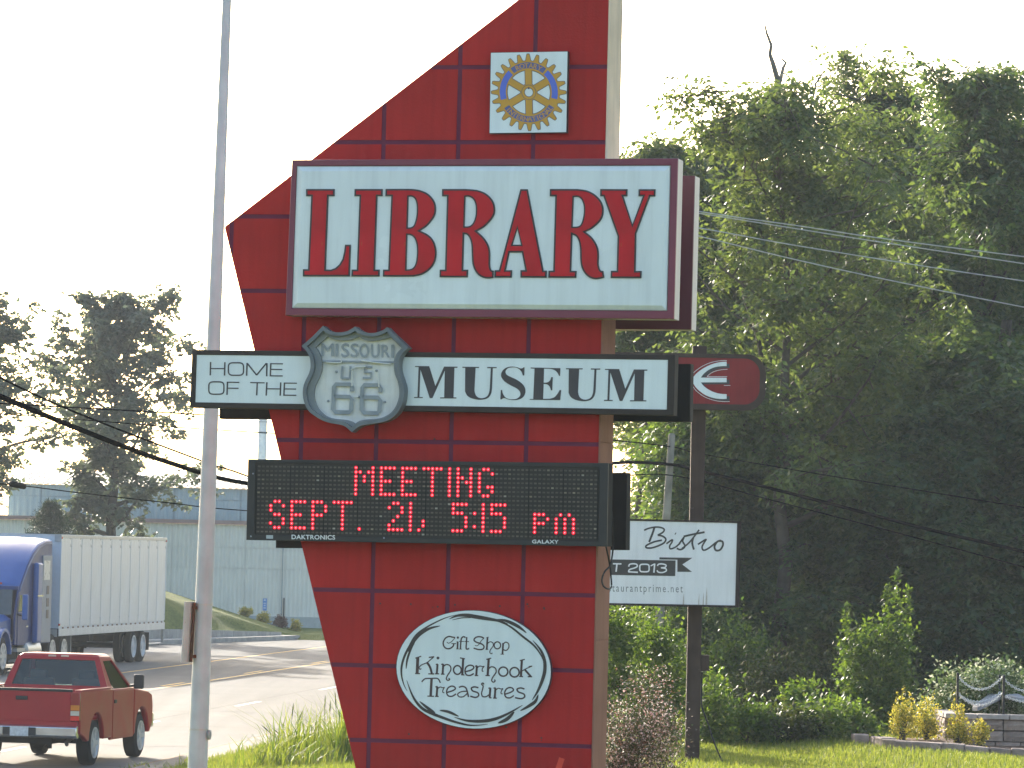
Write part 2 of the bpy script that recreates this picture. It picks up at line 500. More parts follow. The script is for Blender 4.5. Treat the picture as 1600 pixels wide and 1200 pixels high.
def marking(v0, v1, ya, yb, m):
    q = MB(); n = max(1, int((yb - ya) / 8))
    for k in range(n):
        a = ya + (yb - ya) * k / n; b = ya + (yb - ya) * (k + 1) / n
        q.add([(xe(a) + v0, a, .004), (xe(b) + v0, b, .004), (xe(b) + v1, b, .004), (xe(a) + v1, a, .004)], [(0, 1, 2, 3)])
    return q.build('lane_marking', m, road)
marking(-7.31, -7.19, 30, 171, yel); marking(-10.7, -10.58, 30, 171, yel)
for k in range(-3, 9):
    y0 = 95.9 + k * 12.2
    if y0 < 160: marking(-3.45, -3.33, y0, y0 + 3.1, whi)
for k in range(-3, 7): marking(-7.58, -7.47, 96 + k * 12.2, 99 + k * 12.2, yel)

tar = mat('tar_joint', (.075, .073, .07), rough=.9, var=.4, scale=1.2)
for v_ in (-3.64, -7.02, -10.95, -13.4):
    marking(v_, v_ + .045, 24, 168, tar).name = 'tar_joint'
for y_ in (61.3, 68.9, 76.2, 84.7, 92.8, 104.0, 118.0):
    q = MB(); pp0 = [(xe(y_ + .5 * math.sin(i * 1.7)) - .4 - i * .5, y_ + .35 * math.sin(i * 1.7 + y_) - i * .06, .0035) for i in range(22)]
    for a_, b_ in zip(pp0[:-1], pp0[1:]): q.add([a_, b_, (b_[0], b_[1] + .07, .0035), (a_[0], a_[1] + .07, .0035)], [(0, 1, 2, 3)])
    q.build('crack', tar, road)
conc = mat('weathered_concrete', (0.36, 0.34, 0.31), rough=0.85, var=0.22, scale=3.0, bump=0.3, bscale=30, streak=0.25)
conc2 = mat('dirty_concrete', (0.15, 0.138, 0.12), rough=0.9, var=0.3, scale=1.5, bump=0.3, bscale=30)
dirt = mat('gutter_dirt', (0.16, 0.10, 0.05), rough=0.95, var=0.4, scale=3)
q = MB()
for a in np.arange(20, 170, 3.0):
    b = a + 2.985
    q.hexa([(xe(a) + .12, a, -.04), (xe(b) + .12, b, -.04), (xe(b) + .82, b, -.04), (xe(a) + .82, a, -.04)],
           [(xe(a) + .12, a, .10), (xe(b) + .12, b, .10), (xe(b) + .82, b, .10), (xe(a) + .82, a, .10)])
tag(q.build('sidewalk', conc2), 'narrow strip of pale pavement along the near road edge', kind='structure')
q = MB()
for a in np.arange(20, 170, 3.0):
    b = a + 3
    q.add([(xe(a) - .30, a, .006), (xe(b) - .30, b, .006), (xe(b) + .12, b, .03), (xe(a) + .12, a, .03)], [(0, 1, 2, 3)])
tag(q.build('gutter', dirt), 'brown dirt line in the gutter of the near road edge', kind='structure')
# far kerb and pavement
pts = [(np.interp(y, FAR_Y, FAR_X), y) for y in list(np.arange(60, 166.1, 2.0))]
q = MB()
for (xa, ya), (xb, yb) in zip(pts[:-1], pts[1:]):
    q.hexa([(xa, ya, -.05), (xb, yb, -.05), (xb - 1.1, yb, -.05), (xa - 1.1, ya, -.05)], [(xa, ya, .17), (xb, yb, .17), (xb - 1.1, yb, .17), (xa - 1.1, ya, .17)])
tag(q.build('kerb', conc), 'grey kerb and pavement on the far side of the road', kind='structure')
# low wall behind it: cast lengths end to end
wall = thing('retaining_wall', (-13, 153, 0.1), 'low grey concrete wall holding the grass bank beyond the road', 'wall')
wl = [(-20.9, 119), (-17.6, 139), (-13.95, 151), (-11.3, 158.5), (-8.9, 165.4)]; hh = [.75, .7, .6, .45, .30]
for k in range(4):
    (xa, ya), (xb, yb) = wl[k], wl[k + 1]; n = 3
    for j in range(n):
        t0, t1 = j / n, (j + 1) / n - .004
        A = lambda t, dx, z: (xa + (xb - xa) * t - dx, ya + (yb - ya) * t, z)
        h0 = hh[k] + (hh[k + 1] - hh[k]) * t0; h1 = hh[k] + (hh[k + 1] - hh[k]) * t1
        m_ = MB().hexa([A(t0, 0, 0), A(t1, 0, 0), A(t1, .25, 0), A(t0, .25, 0)], [A(t0, 0, h0), A(t1, 0, h1), A(t1, .25, h1), A(t0, .25, h0)])
        m_.build('wall_section', conc, wall)

# ------------------------------------------------------------------ metal buildings across the road
def ribbed(w, h, rib=0.19, d=0.025):
    """one metal wall sheet in the xz plane, ribs towards -y"""
    q = MB(); n = max(2, int(round(w / rib))); st = w / n
    prof = []
    for i in range(n):
        x = -w / 2 + i * st
        prof += [(x, 0), (x + st * .35, 0), (x + st * .5, -d), (x + st * .85, -d)]
    prof.append((w / 2, 0))
    for z in (0, h): q.v += [V((x, y, z)) for x, y in prof]
    m = len(prof)
    q.f += [(i, i + 1, m + i + 1, m + i) for i in range(m - 1)]
    return q
sheet1 = mat('pale_grey_sheet_metal', (0.76, 0.75, 0.68), rough=0.6, var=0.06, scale=0.8, streak=0.12, spec=0.5)
sheet2 = mat('blue_grey_sheet_metal', (0.23, 0.31, 0.34), rough=0.5, var=0.07, scale=0.8, streak=0.12, spec=0.5)
cap = mat('brown_flashing', (0.30, 0.21, 0.20), rough=0.5)
galv = mat('galvanised_roofing', (0.55, 0.57, 0.57), rough=0.4, metal=0.3, var=0.08)
shop = thing('industrial_building', (-18, 180, 0.2), 'long pale grey ribbed metal building across the road', 'building')
XL, XR, YB = -33.6, -5.0, 180.0
MB().box(((XL + XR) / 2, YB + 7.6, 2.3), (XR - XL - .1, 15.0, 4.6)).build('shell', sheet1, shop)
cw = (XR - XL) / 9
protos = {}
for r, (z0, z1) in enumerate([(0.66, 2.70), (2.70, 3.58), (3.58, 4.58)]):
    for c in range(9):
        x = XL + cw * (c + .5)
        if r not in protos:
            p = ribbed(cw - .014, z1 - z0 - .014).build('panel', sheet1, None, origin=(0, 0, 0))
            p.location = V((x, YB, z0 + .007)) - WO[shop.name]; p.parent = shop; protos[r] = p
        else: inst(protos[r], (x, YB, z0 + .007), shop)
MB().box(((XL + XR) / 2, YB - .02, .33), (XR - XL + .1, .14, .66)).build('base_band', mat('grey_base_band', (.40, .44, .44), var=.1), shop)
MB().box(((XL + XR) / 2, YB - .06, 4.67), (XR - XL + .2, .22, .17)).build('roof_cap', cap, shop)
MB().box((-9.72, YB - .08, 2.6), (.045, .05, 3.9)).build('downpipe', mat('grey_pipe', (.32, .35, .36)), shop)
MB().box((-9.62, YB - .08, 1.05), (.06, .06, .85)).build('conduit', mat('dark_pipe', (.08, .09, .1)), shop)
hall = thing('warehouse', (-17, 196, 0.2), 'dark blue grey metal hall standing behind the pale building', 'building')
XL, XR, YB = -23.6, -9.5, 196.0
MB().box(((XL + XR) / 2, YB + 7.6, 3.2), (XR - XL - .1, 15.0, 6.3)).build('shell', sheet2, hall)
cw = (XR - XL) / 9; pp = None
for z0, z1 in ((0.2, 3.0), (3.0, 5.8), (5.8, 6.35)):
    pp = None
    for c in range(9):
        x = XL + cw * (c + .5)
        if pp is None:
            pp = ribbed(cw - .04, z1 - z0 - .03, rib=.3).build('panel', sheet2, None, origin=(0, 0, 0)); pp.location = V((x, YB, z0)) - WO[hall.name]; pp.parent = hall
        else: inst(pp, (x, YB, z0), hall)
q = MB(); n = 47
for i in range(n):
    x = XL - .2 + (XR - XL + .4) * (i + .5) / n
    q.hexa([(x - .06, YB - .35, 6.36), (x + .06, YB - .35, 6.36), (x + .10, YB - .35, 6.40), (x - .10, YB - .35, 6.40)],
           [(x - .06, YB + 8, 7.1), (x + .06, YB + 8, 7.1), (x + .10, YB + 8, 7.14), (x - .10, YB + 8, 7.14)])
q.add([(XL - .2, YB - .35, 6.35), (XR + .2, YB - .35, 6.35), (XR + .2, YB + 8, 7.09), (XL - .2, YB + 8, 7.09)], [(0, 1, 2, 3)])
q.build('roof', galv, hall)
stk = thing('chimney_stack', at(405, 850, 215), 'slim white chimney stack behind the metal buildings', 'chimney')
b0 = at(405, 880, 215); t0 = at(405.5, 600, 215)
MB().lathe((b0.x, 215, 0), (0, 0, 1), [(0, .24), (t0.z, .22)], 16).build('flue', mat('white_stack_paint', (.62, .64, .66), rough=.5), stk, smooth=True)
for yy in (660, 676): MB().lathe((b0.x, 215, at(405, yy, 215).z), (0, 0, 1), [(0, .26), (.06, .26)], 16).build('band', mat('grey_band', (.4, .42, .45)), stk)

# blue road sign on a thin post by the building
bp_ = at(413, 972, 172); bz = gzf(bp_.x, 172)
bs = thing('entrance_sign', (bp_.x, 172, bz), 'small blue upright sign on a thin post before the pale building', 'sign')
tz = at(413, 935, 172).z; mz = at(413, 954, 172).z
MB().tube([(bp_.x, 172.06, bz - .1), (bp_.x, 172.06, tz)], .03, 8).build('post', mat('pale_post', (.5, .52, .52)), bs)
MB().box((bp_.x, 172, (tz + mz) / 2), (.17, .04, tz - mz)).build('panel', mat('blue_sign_paint', (.10, .26, .62), rough=.4), bs)
for k, (zz, w) in enumerate([(.86, .09), (.60, .11), (.42, .08), (.22, .11)]):
    MB().box((bp_.x, 171.976, mz + (tz - mz) * zz), (w, .006, .045 if k else .07)).build('lettering_block', mat('pale_blue_print', (.5, .62, .8)), bs)
# ================================================================== the sign pylon and what hangs on it
YAW = math.radians(14.0)
SG = Plane(at(800, 862, 33.5), YAW)           # front face of the pylon
red = mat('red_panel_paint', (0.43, 0.020, 0.019), rough=0.65, spec=0.15, var=0.13, scale=1.6, bump=0.10, bscale=60, each=.07, streak=0.16, speck=((.42, .12, .09), 55, .74))
seam = mat('purple_joint', (0.155, 0.030, 0.065), rough=0.7, spec=.1)
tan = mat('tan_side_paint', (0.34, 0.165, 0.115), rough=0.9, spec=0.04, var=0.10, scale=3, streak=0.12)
cream = mat('cream_upper_side', (0.80, 0.62, 0.47), rough=0.9, spec=0.04, var=0.10, scale=3, streak=0.15)
maroon = mat('maroon_frame_paint', (0.20, 0.040, 0.070), rough=0.42, var=0.08, scale=3)
maroon_d = mat('dark_maroon_paint', (0.105, 0.022, 0.035), rough=0.5, var=0.08, scale=3)
pale_metal = mat('pale_cabinet_metal', (0.56, 0.50, 0.49), rough=0.45, var=0.08, scale=4, streak=0.15)
acryl = mat('white_sign_face', (0.76, 0.82, 0.83), rough=0.22, var=0.05, scale=1.6, streak=0.09, spec=0.5)
acryl2 = mat('grimy_sign_face', (0.75, 0.81, 0.82), rough=0.25, var=0.06, scale=1.4, streak=0.13, spec=0.5)
blk = mat('black_letter_edge', (0.035, 0.03, 0.035), rough=0.4)
letred = mat('red_letter_face', (0.52, 0.014, 0.022), rough=0.5, var=0.16, scale=3.5, spec=0.2, speck=((.50, .10, .02), 9, .70))
dkbrown = mat('dark_brown_frame', (0.058, 0.048, 0.044), rough=0.75, var=0.15, scale=5, spec=0.08)
ink = mat('dark_grey_print', (0.062, 0.055, 0.06), rough=0.5, var=0.1)
black = mat('black_housing', (0.020, 0.020, 0.021), rough=0.8, var=0.2, scale=4, spec=0.08)
D_PY = 0.47                                   # pylon depth

zg = gzf(0, 33.5) - .15
def pyl(y): return 352 + (y - 355) * .2426    # left edge below the corner, in photo pixels
bot = 1390
outline = [(950.5 - (bot * .0226), bot), (pyl(bot), bot), (352, 355), (965, -119), (953.5, -119)]
outline = [(pyl(bot), bot), (352, 355), (953.5, -110), (950.5 - .0226 * bot, bot)]
root_p = SG.map(760, 1370); root_p.z = gzf(root_p.x, root_p.y)
pylon = thing('sign_pylon', root_p, 'tall slanted red pylon of square panels carrying the stacked signs', 'sign pylon')
q = MB(); add_poly(q, SG, [outline], -.012, .004); q.build('joint_backing', seam, pylon)
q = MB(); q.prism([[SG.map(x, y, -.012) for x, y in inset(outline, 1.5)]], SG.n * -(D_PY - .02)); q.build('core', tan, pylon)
# right hand side: much paler cream on the upper part, brown tan on the lower
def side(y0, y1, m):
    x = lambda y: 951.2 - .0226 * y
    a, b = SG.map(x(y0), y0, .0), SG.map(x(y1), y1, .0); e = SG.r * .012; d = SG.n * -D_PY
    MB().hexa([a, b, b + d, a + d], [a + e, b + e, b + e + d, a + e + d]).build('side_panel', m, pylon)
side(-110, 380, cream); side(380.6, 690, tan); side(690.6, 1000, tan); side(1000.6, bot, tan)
# rear face, slanted edges
a, b, c = [SG.map(x, y, -D_PY) for x, y in ((pyl(bot), bot), (352, 355), (953.5, -110))]
q = MB(); q.prism([[SG.map(x, y, -D_PY + .006) for x, y in outline]], SG.n * -.004); q.build('rear_face', red, pylon)
def edge(p0, p1):
    A, B = SG.map(*p0, .0), SG.map(*p1, .0); dirv = (B - A).normalized(); nn = dirv.cross(SG.n).normalized()
    if nn.dot(SG.r) > 0: nn = -nn
    MB().hexa([A, B, B + SG.n * -D_PY, A + SG.n * -D_PY], [p + nn * .006 for p in (A, B, B + SG.n * -D_PY, A + SG.n * -D_PY)]).build('edge_strip', red, pylon)
edge((352, 355), (953.5, -110)); edge((pyl(bot), bot), (352, 355))
# panels: the grid is square in the photograph, tilted with the pylon
def clip(poly, n, d):
    out = []
    for i in range(len(poly)):
        a, b = poly[i], poly[(i + 1) % len(poly)]
        da, db = a[0] * n[0] + a[1] * n[1] - d, b[0] * n[0] + b[1] * n[1] - d
        if da >= 0: out.append(a)
        if (da >= 0) != (db >= 0):
            t = da / (da - db); out.append((a[0] + (b[0] - a[0]) * t, a[1] + (b[1] - a[1]) * t))
    return out
def vline(k, y): return 837 + k * 116.8 - (y - 50) * .0232 * (1 - .03 * k)
def hline(j, x): return (105 + j * 117.2) + (x - 700) * (.0 + .0035 * j - .003)
g_ = 3.4
for j in range(-3, 13):
    for k in range(-5, 2):
        # cell between vline k-1..k and hline j-1..j
        cell = [(vline(k - 1, hline(j - 1, 700)), hline(j - 1, vline(k - 1, 600))), (vline(k, hline(j - 1, 700)), hline(j - 1, vline(k, 600))),
                (vline(k, hline(j, 700)), hline(j, vline(k, 600))), (vline(k - 1, hline(j, 700)), hline(j, vline(k - 1, 600)))]
        poly = [(x + (g_ if i in (0, 3) else -g_), y + (g_ if i in (0, 1) else -g_)) for i, (x, y) in enumerate(cell)]
        cx, cy = sum(p[0] for p in outline) / 4, sum(p[1] for p in outline) / 4
        for i in range(4):
            a, b = outline[i], outline[(i + 1) % 4]
            n = (-(b[1] - a[1]), b[0] - a[0]); d = a[0] * n[0] + a[1] * n[1]
            if cx * n[0] + cy * n[1] < d: n = (-n[0], -n[1]); d = -d
            poly = clip(poly, n, d) if poly else []
        if len(poly) < 3: continue
        ar = abs(sum(poly[i][0] * poly[(i + 1) % len(poly)][1] - poly[(i + 1) % len(poly)][0] * poly[i][1] for i in range(len(poly)))) / 2
        if ar < 60: continue
        q = MB(); add_poly(q, SG, [poly], -.0085, .0085); q.build('panel', red, pylon)
# old fixing holes and screws
q = MB(); hm = mat('old_screw', (.05, .03, .03), rough=.6)
for x, y in [(642, 944), (684, 948), (711, 945), (781, 947), (824, 944), (850, 950), (639, 1147), (846, 1153), (679, 686), (791, 1136), (594, 943)]:
    q.lathe(SG.map(x, y, .0), SG.n, [(0, .008), (.004, .008)], 8)
for x, y in [(676, 948), (826, 947), (851, 951), (846, 1156)]: q.lathe(SG.map(x, y + 1, .001), SG.n, [(0, .005), (.006, .004)], 8)
o = q.build('screw', hm, pylon); o['kind'] = 'stuff'
# grey outlet box on the brown side
def sidept(y, dep, out=0.012): return SG.map(951.2 - .0226 * y, y, -dep) + SG.r * out
c = sidept(1105, .23, .03)
rot = Matrix(((SG.r.x, SG.n.x, 0), (SG.r.y, SG.n.y, 0), (0, 0, 1)))
ob_ = MB().box(c, (.045, .12, .15), rot).build('outlet_box', mat('grey_outlet', (.33, .36, .37), rough=.4), pylon, bevel=.006)
MB().box(c + SG.r * .025, (.006, .05, .04), rot).build('socket_cover', mat('grey_socket', (.25, .28, .29)), ob_)

def quadloop(tl, tr, br, bl): return [tl, tr, br, bl]
def boxpx(mb, plane, loop, o0, o1):
    """solid between offsets o0 (back) and o1 (front) whose front outline is loop"""
    mb.prism([[plane.map(x, y, o1) for x, y in loop]], plane.n * (o0 - o1))
def frame(mb, plane, outer, inner, o0, o1):
    mb.prism([[plane.map(x, y, o1) for x, y in outer], [plane.map(x, y, o1) for x, y in inner]], plane.n * (o0 - o1))

# ---- big two sided sign, front cabinet
CD = 0.24
outer = [(456.3, 249.8), (1059.2, 247.5), (1052.8, 498.5), (446.2, 492.6)]
inner = [(463.3, 259), (1048.3, 258), (1042.6, 486), (455.6, 481.8)]
lib = thing('lettered_sign', SG.map(752, 495, CD), 'big white sign with maroon frame and raised red letters spelling LIBRARY', 'sign')
q = MB(); boxpx(q, SG, outer, .004, CD - .03); q.build('cabinet', pale_metal, lib)
q = MB(); frame(q, SG, [(x, y) for x, y in outer], inner, CD - .03, CD); q.build('frame', maroon, lib, bevel=.004)
q = MB()
pf = inset(inner, 1.0); pf2 = inset(inner, 8.5)
q.prism([[SG.map(x, y, CD - .012) for x, y in pf]], SG.n * -.012)
k = len(q.v)
q.v += [SG.map(x, y, CD - .0115) for x, y in pf] + [SG.map(x, y, CD + .012) for x, y in pf2]
q.f += [(k + i, k + (i + 1) % 4, k + 4 + (i + 1) % 4, k + 4 + i) for i in range(4)] + [(k + 4, k + 5, k + 6, k + 7)]
q.build('face', acryl2, lib)
A_ = lambda p: crop(p, 460, 280, 7.06); B_ = lambda p: crop(p, 640, 280, 7.06); C_ = lambda p: crop(p, 840, 280, 7.06)
def sm(p, idx):
    """smooth the run idx[0]..idx[1] of a traced outline"""
    a, b = idx
    return p[:a] + [tuple(t) for t in smooth_path(p[a:b + 1], 4)] + p[b + 1:]
L_ = [(128, 108), (443, 108), (441, 187), (375, 187), (345, 995), (400, 998), (450, 980), (495, 940), (530, 880), (548, 800), (558, 722), (622, 722), (610, 1072), (93, 1072), (93, 993), (150, 993), (185, 187), (128, 187)]
I_ = [(663, 108), (973, 108), (971, 187), (915, 187), (888, 997), (940, 997), (938, 1073), (628, 1073), (632, 997), (688, 997), (718, 187), (661, 187)]
Bo = [(1005, 107), (1240, 106), (1321, 109), (1391, 122), (1461, 152), (1516, 202), (1551, 262), (1561, 330), (1549, 400), (1511, 460), (1456, 522), (1386, 568)] 
Bo2 = [(1386, 568), (1461, 604), (1516, 652), (1551, 717), (1566, 800), (1559, 880), (1531, 950), (1476, 1010), (1401, 1055), (1311, 1074)]
Bx = [tuple(Bo[0])] + [tuple(t) for t in smooth_path(Bo[1:], 3)][:-1] + [tuple(t) for t in smooth_path(Bo2, 3)] + [(975, 1074), (977, 997), (1035, 997), (1068, 187), (1003, 187)]
Bh1 = smooth_path([(1258, 194), (1290, 192), (1325, 214), (1344, 260), (1350, 330), (1343, 420), (1320, 500), (1290, 528), (1248, 532)], 3)
Bh2 = smooth_path([(1245, 614), (1280, 618), (1320, 647), (1345, 710), (1352, 790), (1345, 890), (1325, 955), (1290, 988), (1235, 995)], 3)
R1 = [(358, 108)] + smooth_path([(620, 108), (740, 118), (830, 150), (895, 205), (932, 270), (943, 340), (930, 400), (890, 460), (820, 530), (742, 574)], 3)[:-1] + smooth_path([(742, 574), (800, 625), (850, 690), (880, 760), (888, 840), (886, 930), (893, 985), (905, 1004)], 3) + \
     [(926, 1008)] + smooth_path([(924, 1088), (880, 1095), (820, 1090), (760, 1060), (715, 1000), (692, 930), (685, 830), (680, 720), (660, 650), (630, 612), (600, 605)], 3) + [(590, 998), (645, 998), (640, 1083), (330, 1081), (332, 998), (390, 998), (412, 188), (357, 188)]
R1h = smooth_path([(615, 194), (650, 192), (695, 215), (722, 265), (730, 330), (725, 410), (700, 480), (660, 516), (605, 520)], 3)
Aa = [(1222, 110), (1302, 110), (1477, 1008), (1512, 1008), (1510, 1086), (1222, 1085), (1222, 1003), (1275, 1003), (1238, 808), (1103, 808), (1060, 1003), (1130, 1003), (1126, 1085), (934, 1085), (938, 1003), (985, 1003)]
Aah = [(1188, 540), (1228, 722), (1135, 722)]
R2 = [(135, 108)] + smooth_path([(440, 108), (540, 122), (620, 160), (680, 215), (715, 275), (727, 340), (718, 410), (680, 475), (600, 545), (528, 582)], 3)[:-1] + smooth_path([(528, 582), (590, 632), (640, 700), (668, 770), (675, 850), (672, 930), (685, 990), (700, 1010)], 3) + \
     [(725, 1012)] + smooth_path([(735, 1085), (690, 1098), (630, 1103), (570, 1085), (520, 1040), (485, 975), (470, 890), (468, 780), (455, 690), (425, 632), (383, 610)], 3) + [(370, 1010), (430, 1012), (425, 1088), (118, 1087), (120, 1010), (172, 1008), (195, 188), (134, 188)]
R2h = smooth_path([(398, 197), (440, 195), (480, 220), (505, 280), (510, 350), (500, 430), (475, 500), (440, 521), (385, 523)], 3)
Yy = [(690, 108), (990, 110), (988, 188), (945, 188), (1045, 500), (1160, 188), (1112, 188), (1114, 110), (1300, 110), (1297, 190), (1240, 190), (1088, 600), (1080, 1012), (1148, 1012), (1143, 1092), (805, 1090), (808, 1010), (872, 1010), (882, 630), (725, 188), (690, 188)]
for outl, holes, cv in ((L_, [], A_), (I_, [], A_), (Bx, [Bh1, Bh2], A_), (R1, [R1h], B_), (Aa, [Aah], B_), (R2, [R2h], C_), (Yy, [], C_)):
    o_ = cv(outl); hs = [cv(h) for h in holes]
    q = MB(); add_poly(q, SG, [o_] + hs, CD + .012, .010); e = q.build('letter', blk, lib)
    q = MB(); add_poly(q, SG, [inset(o_, 2.7)] + [inset(h, -2.4) for h in hs], CD + .022, .007); q.build('letter_face', letred, e)
# rear cabinet of the same sign
def back_cabinet(name, label, tr, br, xl, m, depth=.24, d0=None, sidem=None, cat='sign cabinet'):
    d0 = D_PY if d0 is None else d0
    loop = [(xl, tr[1] + .002 * (tr[0] - xl)), tr, br, (xl, br[1] - .006 * (br[0] - xl))]
    t = thing(name, SG.map((xl + tr[0]) / 2, br[1], -d0), label, cat)
    q = MB(); boxpx(q, SG, loop, -d0 - depth, -d0 - .03); q.build('cabinet', sidem or pale_metal, t)
    q = MB(); boxpx(q, SG, loop, -d0 - .03, -d0 - .002); q.build('inner_rim', m, t, bevel=.004)
    return t
back_cabinet('rear_sign_cabinet', 'dark maroon sign cabinet on the rear face, showing right of the big white sign', (1085.5, 274.5), (1079.6, 515), 470, maroon_d)

# ---- long narrow sign
ND = 0.16
outer = [(300.2, 546.6), (1055, 554.3), (1052.6, 649), (296.8, 636.8)]
inner = [(307.2, 554.2), (1043.8, 562), (1042, 640.2), (304.8, 628.8)]
mus = thing('long_sign', SG.map(676, 645, ND), 'long narrow white sign reading HOME OF THE and MUSEUM in a dark brown frame', 'sign')
q = MB(); boxpx(q, SG, outer, .004, ND - .02); q.build('cabinet', dkbrown, mus)
q = MB(); frame(q, SG, outer, inner, ND - .02, ND); q.build('frame', dkbrown, mus, bevel=.004)
q = MB(); boxpx(q, SG, inset(inner, .3), ND - .03, ND - .008); q.build('face', acryl, mus)
o0 = ND - .0075
def letters(parent, plane, strokes, cv, m, off, name='letter', th=.002):
    """one letter: strokes of (points, width); each a hair above the one before"""
    q = MB()
    for i, st in enumerate(strokes):
        p = cv(st[0]); w = st[1]; closed = len(st) > 2
        add_stroke(q, plane, p, w, off + i * .00025, th, closed)
    return q.build(name, m, parent)
H4 = lambda p: crop(p, 300, 540, 8.42)
def sq(cx, cy, a, b, n=4.0, k=32): return [(cx + a * math.copysign(abs(math.cos(t)) ** (2 / n), math.cos(t)), cy + b * math.copysign(abs(math.sin(t)) ** (2 / n), math.sin(t))) for t in [2 * math.pi * i / k for i in range(k)]]
wv, wh = 2.3, 1.75
for st in ([([(245, 215), (240, 392)], wv), ([(433, 218), (427, 394)], wv), ([(243, 302), (432, 303)], wh)],
           [(sq(578, 308, 100, 83), 2.1, 1)],
           [([(718, 397), (725, 228)], wv), ([(727, 233), (850, 388)], 2.2), ([(850, 388), (977, 233)], 2.2), ([(985, 230), (982, 403)], wv)],
           [([(1037, 230), (1030, 404)], wv), ([(1037, 238), (1197, 240)], wh), ([(1035, 313), (1188, 314)], wh), ([(1030, 397), (1193, 399)], wh)],
           [(sq(320, 558, 100, 82), 2.1, 1)],
           [([(467, 475), (460, 648)], wv), ([(467, 482), (622, 484)], wh), ([(465, 560), (613, 562)], wh)],
           [([(765, 486), (955, 490)], wh), ([(859, 488), (850, 655)], wv)],
           [([(985, 482), (976, 657)], wv), ([(1167, 484), (1160, 658)], wv), ([(980, 568), (1165, 570)], wh)],
           [([(1217, 486), (1208, 660)], wv), ([(1217, 493), (1380, 495)], wh), ([(1213, 570), (1370, 572)], wh), ([(1208, 652), (1372, 654)], wh)]):
    letters(mus, SG, st, H4, ink, o0)
M1 = [(68, 95), (245, 97), (322, 345), (430, 102), (598, 103), (596, 118), (560, 118), (548, 487), (585, 488), (584, 501), (380, 500), (382, 487), (432, 487), (440, 150), (285, 495), (252, 497), (135, 138), (122, 482), (165, 483), (163, 495), (55, 494), (56, 482), (98, 482), (112, 108), (68, 107)]
U1 = [(660, 104), (868, 106), (867, 119), (824, 119)] + smooth_path([(810, 400), (820, 445), (845, 480), (890, 497), (940, 490), (975, 465), (995, 420), (1002, 370)], 3) + [(1015, 122), (970, 121), (971, 107), (1088, 108), (1087, 122), (1040, 122)] + smooth_path([(1030, 370), (1018, 440), (985, 490), (930, 512), (860, 516), (780, 500), (720, 465), (692, 410)], 3) + [(695, 118), (660, 118)]
S1 = [(1437, 112), (1432, 213), (1415, 213)] + smooth_path([(1415, 213), (1400, 170), (1370, 135), (1330, 115), (1285, 112), (1235, 120), (1205, 145), (1198, 175), (1215, 205), (1260, 230), (1330, 262), (1400, 310), (1438, 360), (1448, 410), (1435, 460), (1400, 498), (1345, 518), (1285, 521), (1230, 512), (1190, 497), (1165, 500), (1150, 512)], 3)[1:] + \
     [(1134, 511), (1140, 395), (1157, 395)] + smooth_path([(1157, 395), (1165, 440), (1195, 485), (1240, 508), (1295, 511), (1345, 500), (1378, 470), (1385, 440), (1372, 405), (1330, 370), (1260, 335), (1190, 290), (1150, 240), (1143, 200), (1160, 155), (1200, 120), (1250, 103), (1300, 103), (1350, 112), (1390, 126), (1415, 120), (1425, 110)], 3)[1:]
E1 = [(73, 113), (445, 122), (440, 220), (428, 218)] + smooth_path([(428, 218), (405, 175), (370, 145), (320, 130), (240, 128)], 3)[1:] + [(235, 303)] + smooth_path([(235, 303), (280, 300), (315, 275), (330, 233)], 3)[1:] + [(350, 235), (342, 400), (325, 398)] + smooth_path([(325, 398), (312, 355), (280, 325), (235, 318)], 3)[1:] + [(228, 505)] + smooth_path([(310, 505), (370, 485), (410, 440), (435, 395)], 3) + [(455, 396), (442, 521), (60, 517), (62, 507), (105, 507), (122, 128), (73, 126)]
m8a = lambda p: crop(p, 640, 560, 8.0); m8b = lambda p: crop(p, 820, 560, 8.0)
sh = lambda p, dx, dy: [(x + dx, y + dy) for x, y in p]
for gl in (m8a(M1), m8a(U1), m8a(S1), m8b(E1), m8b(sh(U1, -145, 18)), m8b(sh(M1, 934, 36))):
    q = MB(); add_poly(q, SG, [gl], o0, .0025); q.build('letter', ink, mus)
back_cabinet('rear_long_cabinet', 'black sign cabinet on the rear face, showing right of the word MUSEUM', (1079, 568.6), (1077.6, 658.8), 343, black, depth=.16, sidem=dkbrown)

# ---- route shield over the long sign
SCV = lambda p: crop(p, 460, 500, 6.668)
so = [(75, 270), (185, 175), (297, 60)] + smooth_path([(297, 60), (345, 100), (400, 122), (470, 128), (540, 118), (590, 95), (632, 68)], 3)[1:] + smooth_path([(632, 68), (680, 105), (740, 128), (800, 135), (860, 128), (920, 105), (967, 75)], 3)[1:] + [(1040, 150), (1190, 290)] + \
     smooth_path([(1190, 290), (1140, 330), (1100, 390), (1085, 460), (1092, 540), (1118, 620), (1140, 700), (1140, 780), (1125, 870), (1085, 950), (1030, 1010), (955, 1053), (880, 1070), (760, 1088), (690, 1103), (645, 1130), (598, 1170)], 3)[1:] + smooth_path([(598, 1170), (560, 1135), (520, 1105), (470, 1090), (380, 1075), (300, 1050), (220, 1005), (150, 950), (110, 880), (88, 790), (92, 700), (115, 630), (150, 560), (168, 490), (165, 420), (150, 370), (120, 320), (75, 270)], 3)[1:-1]
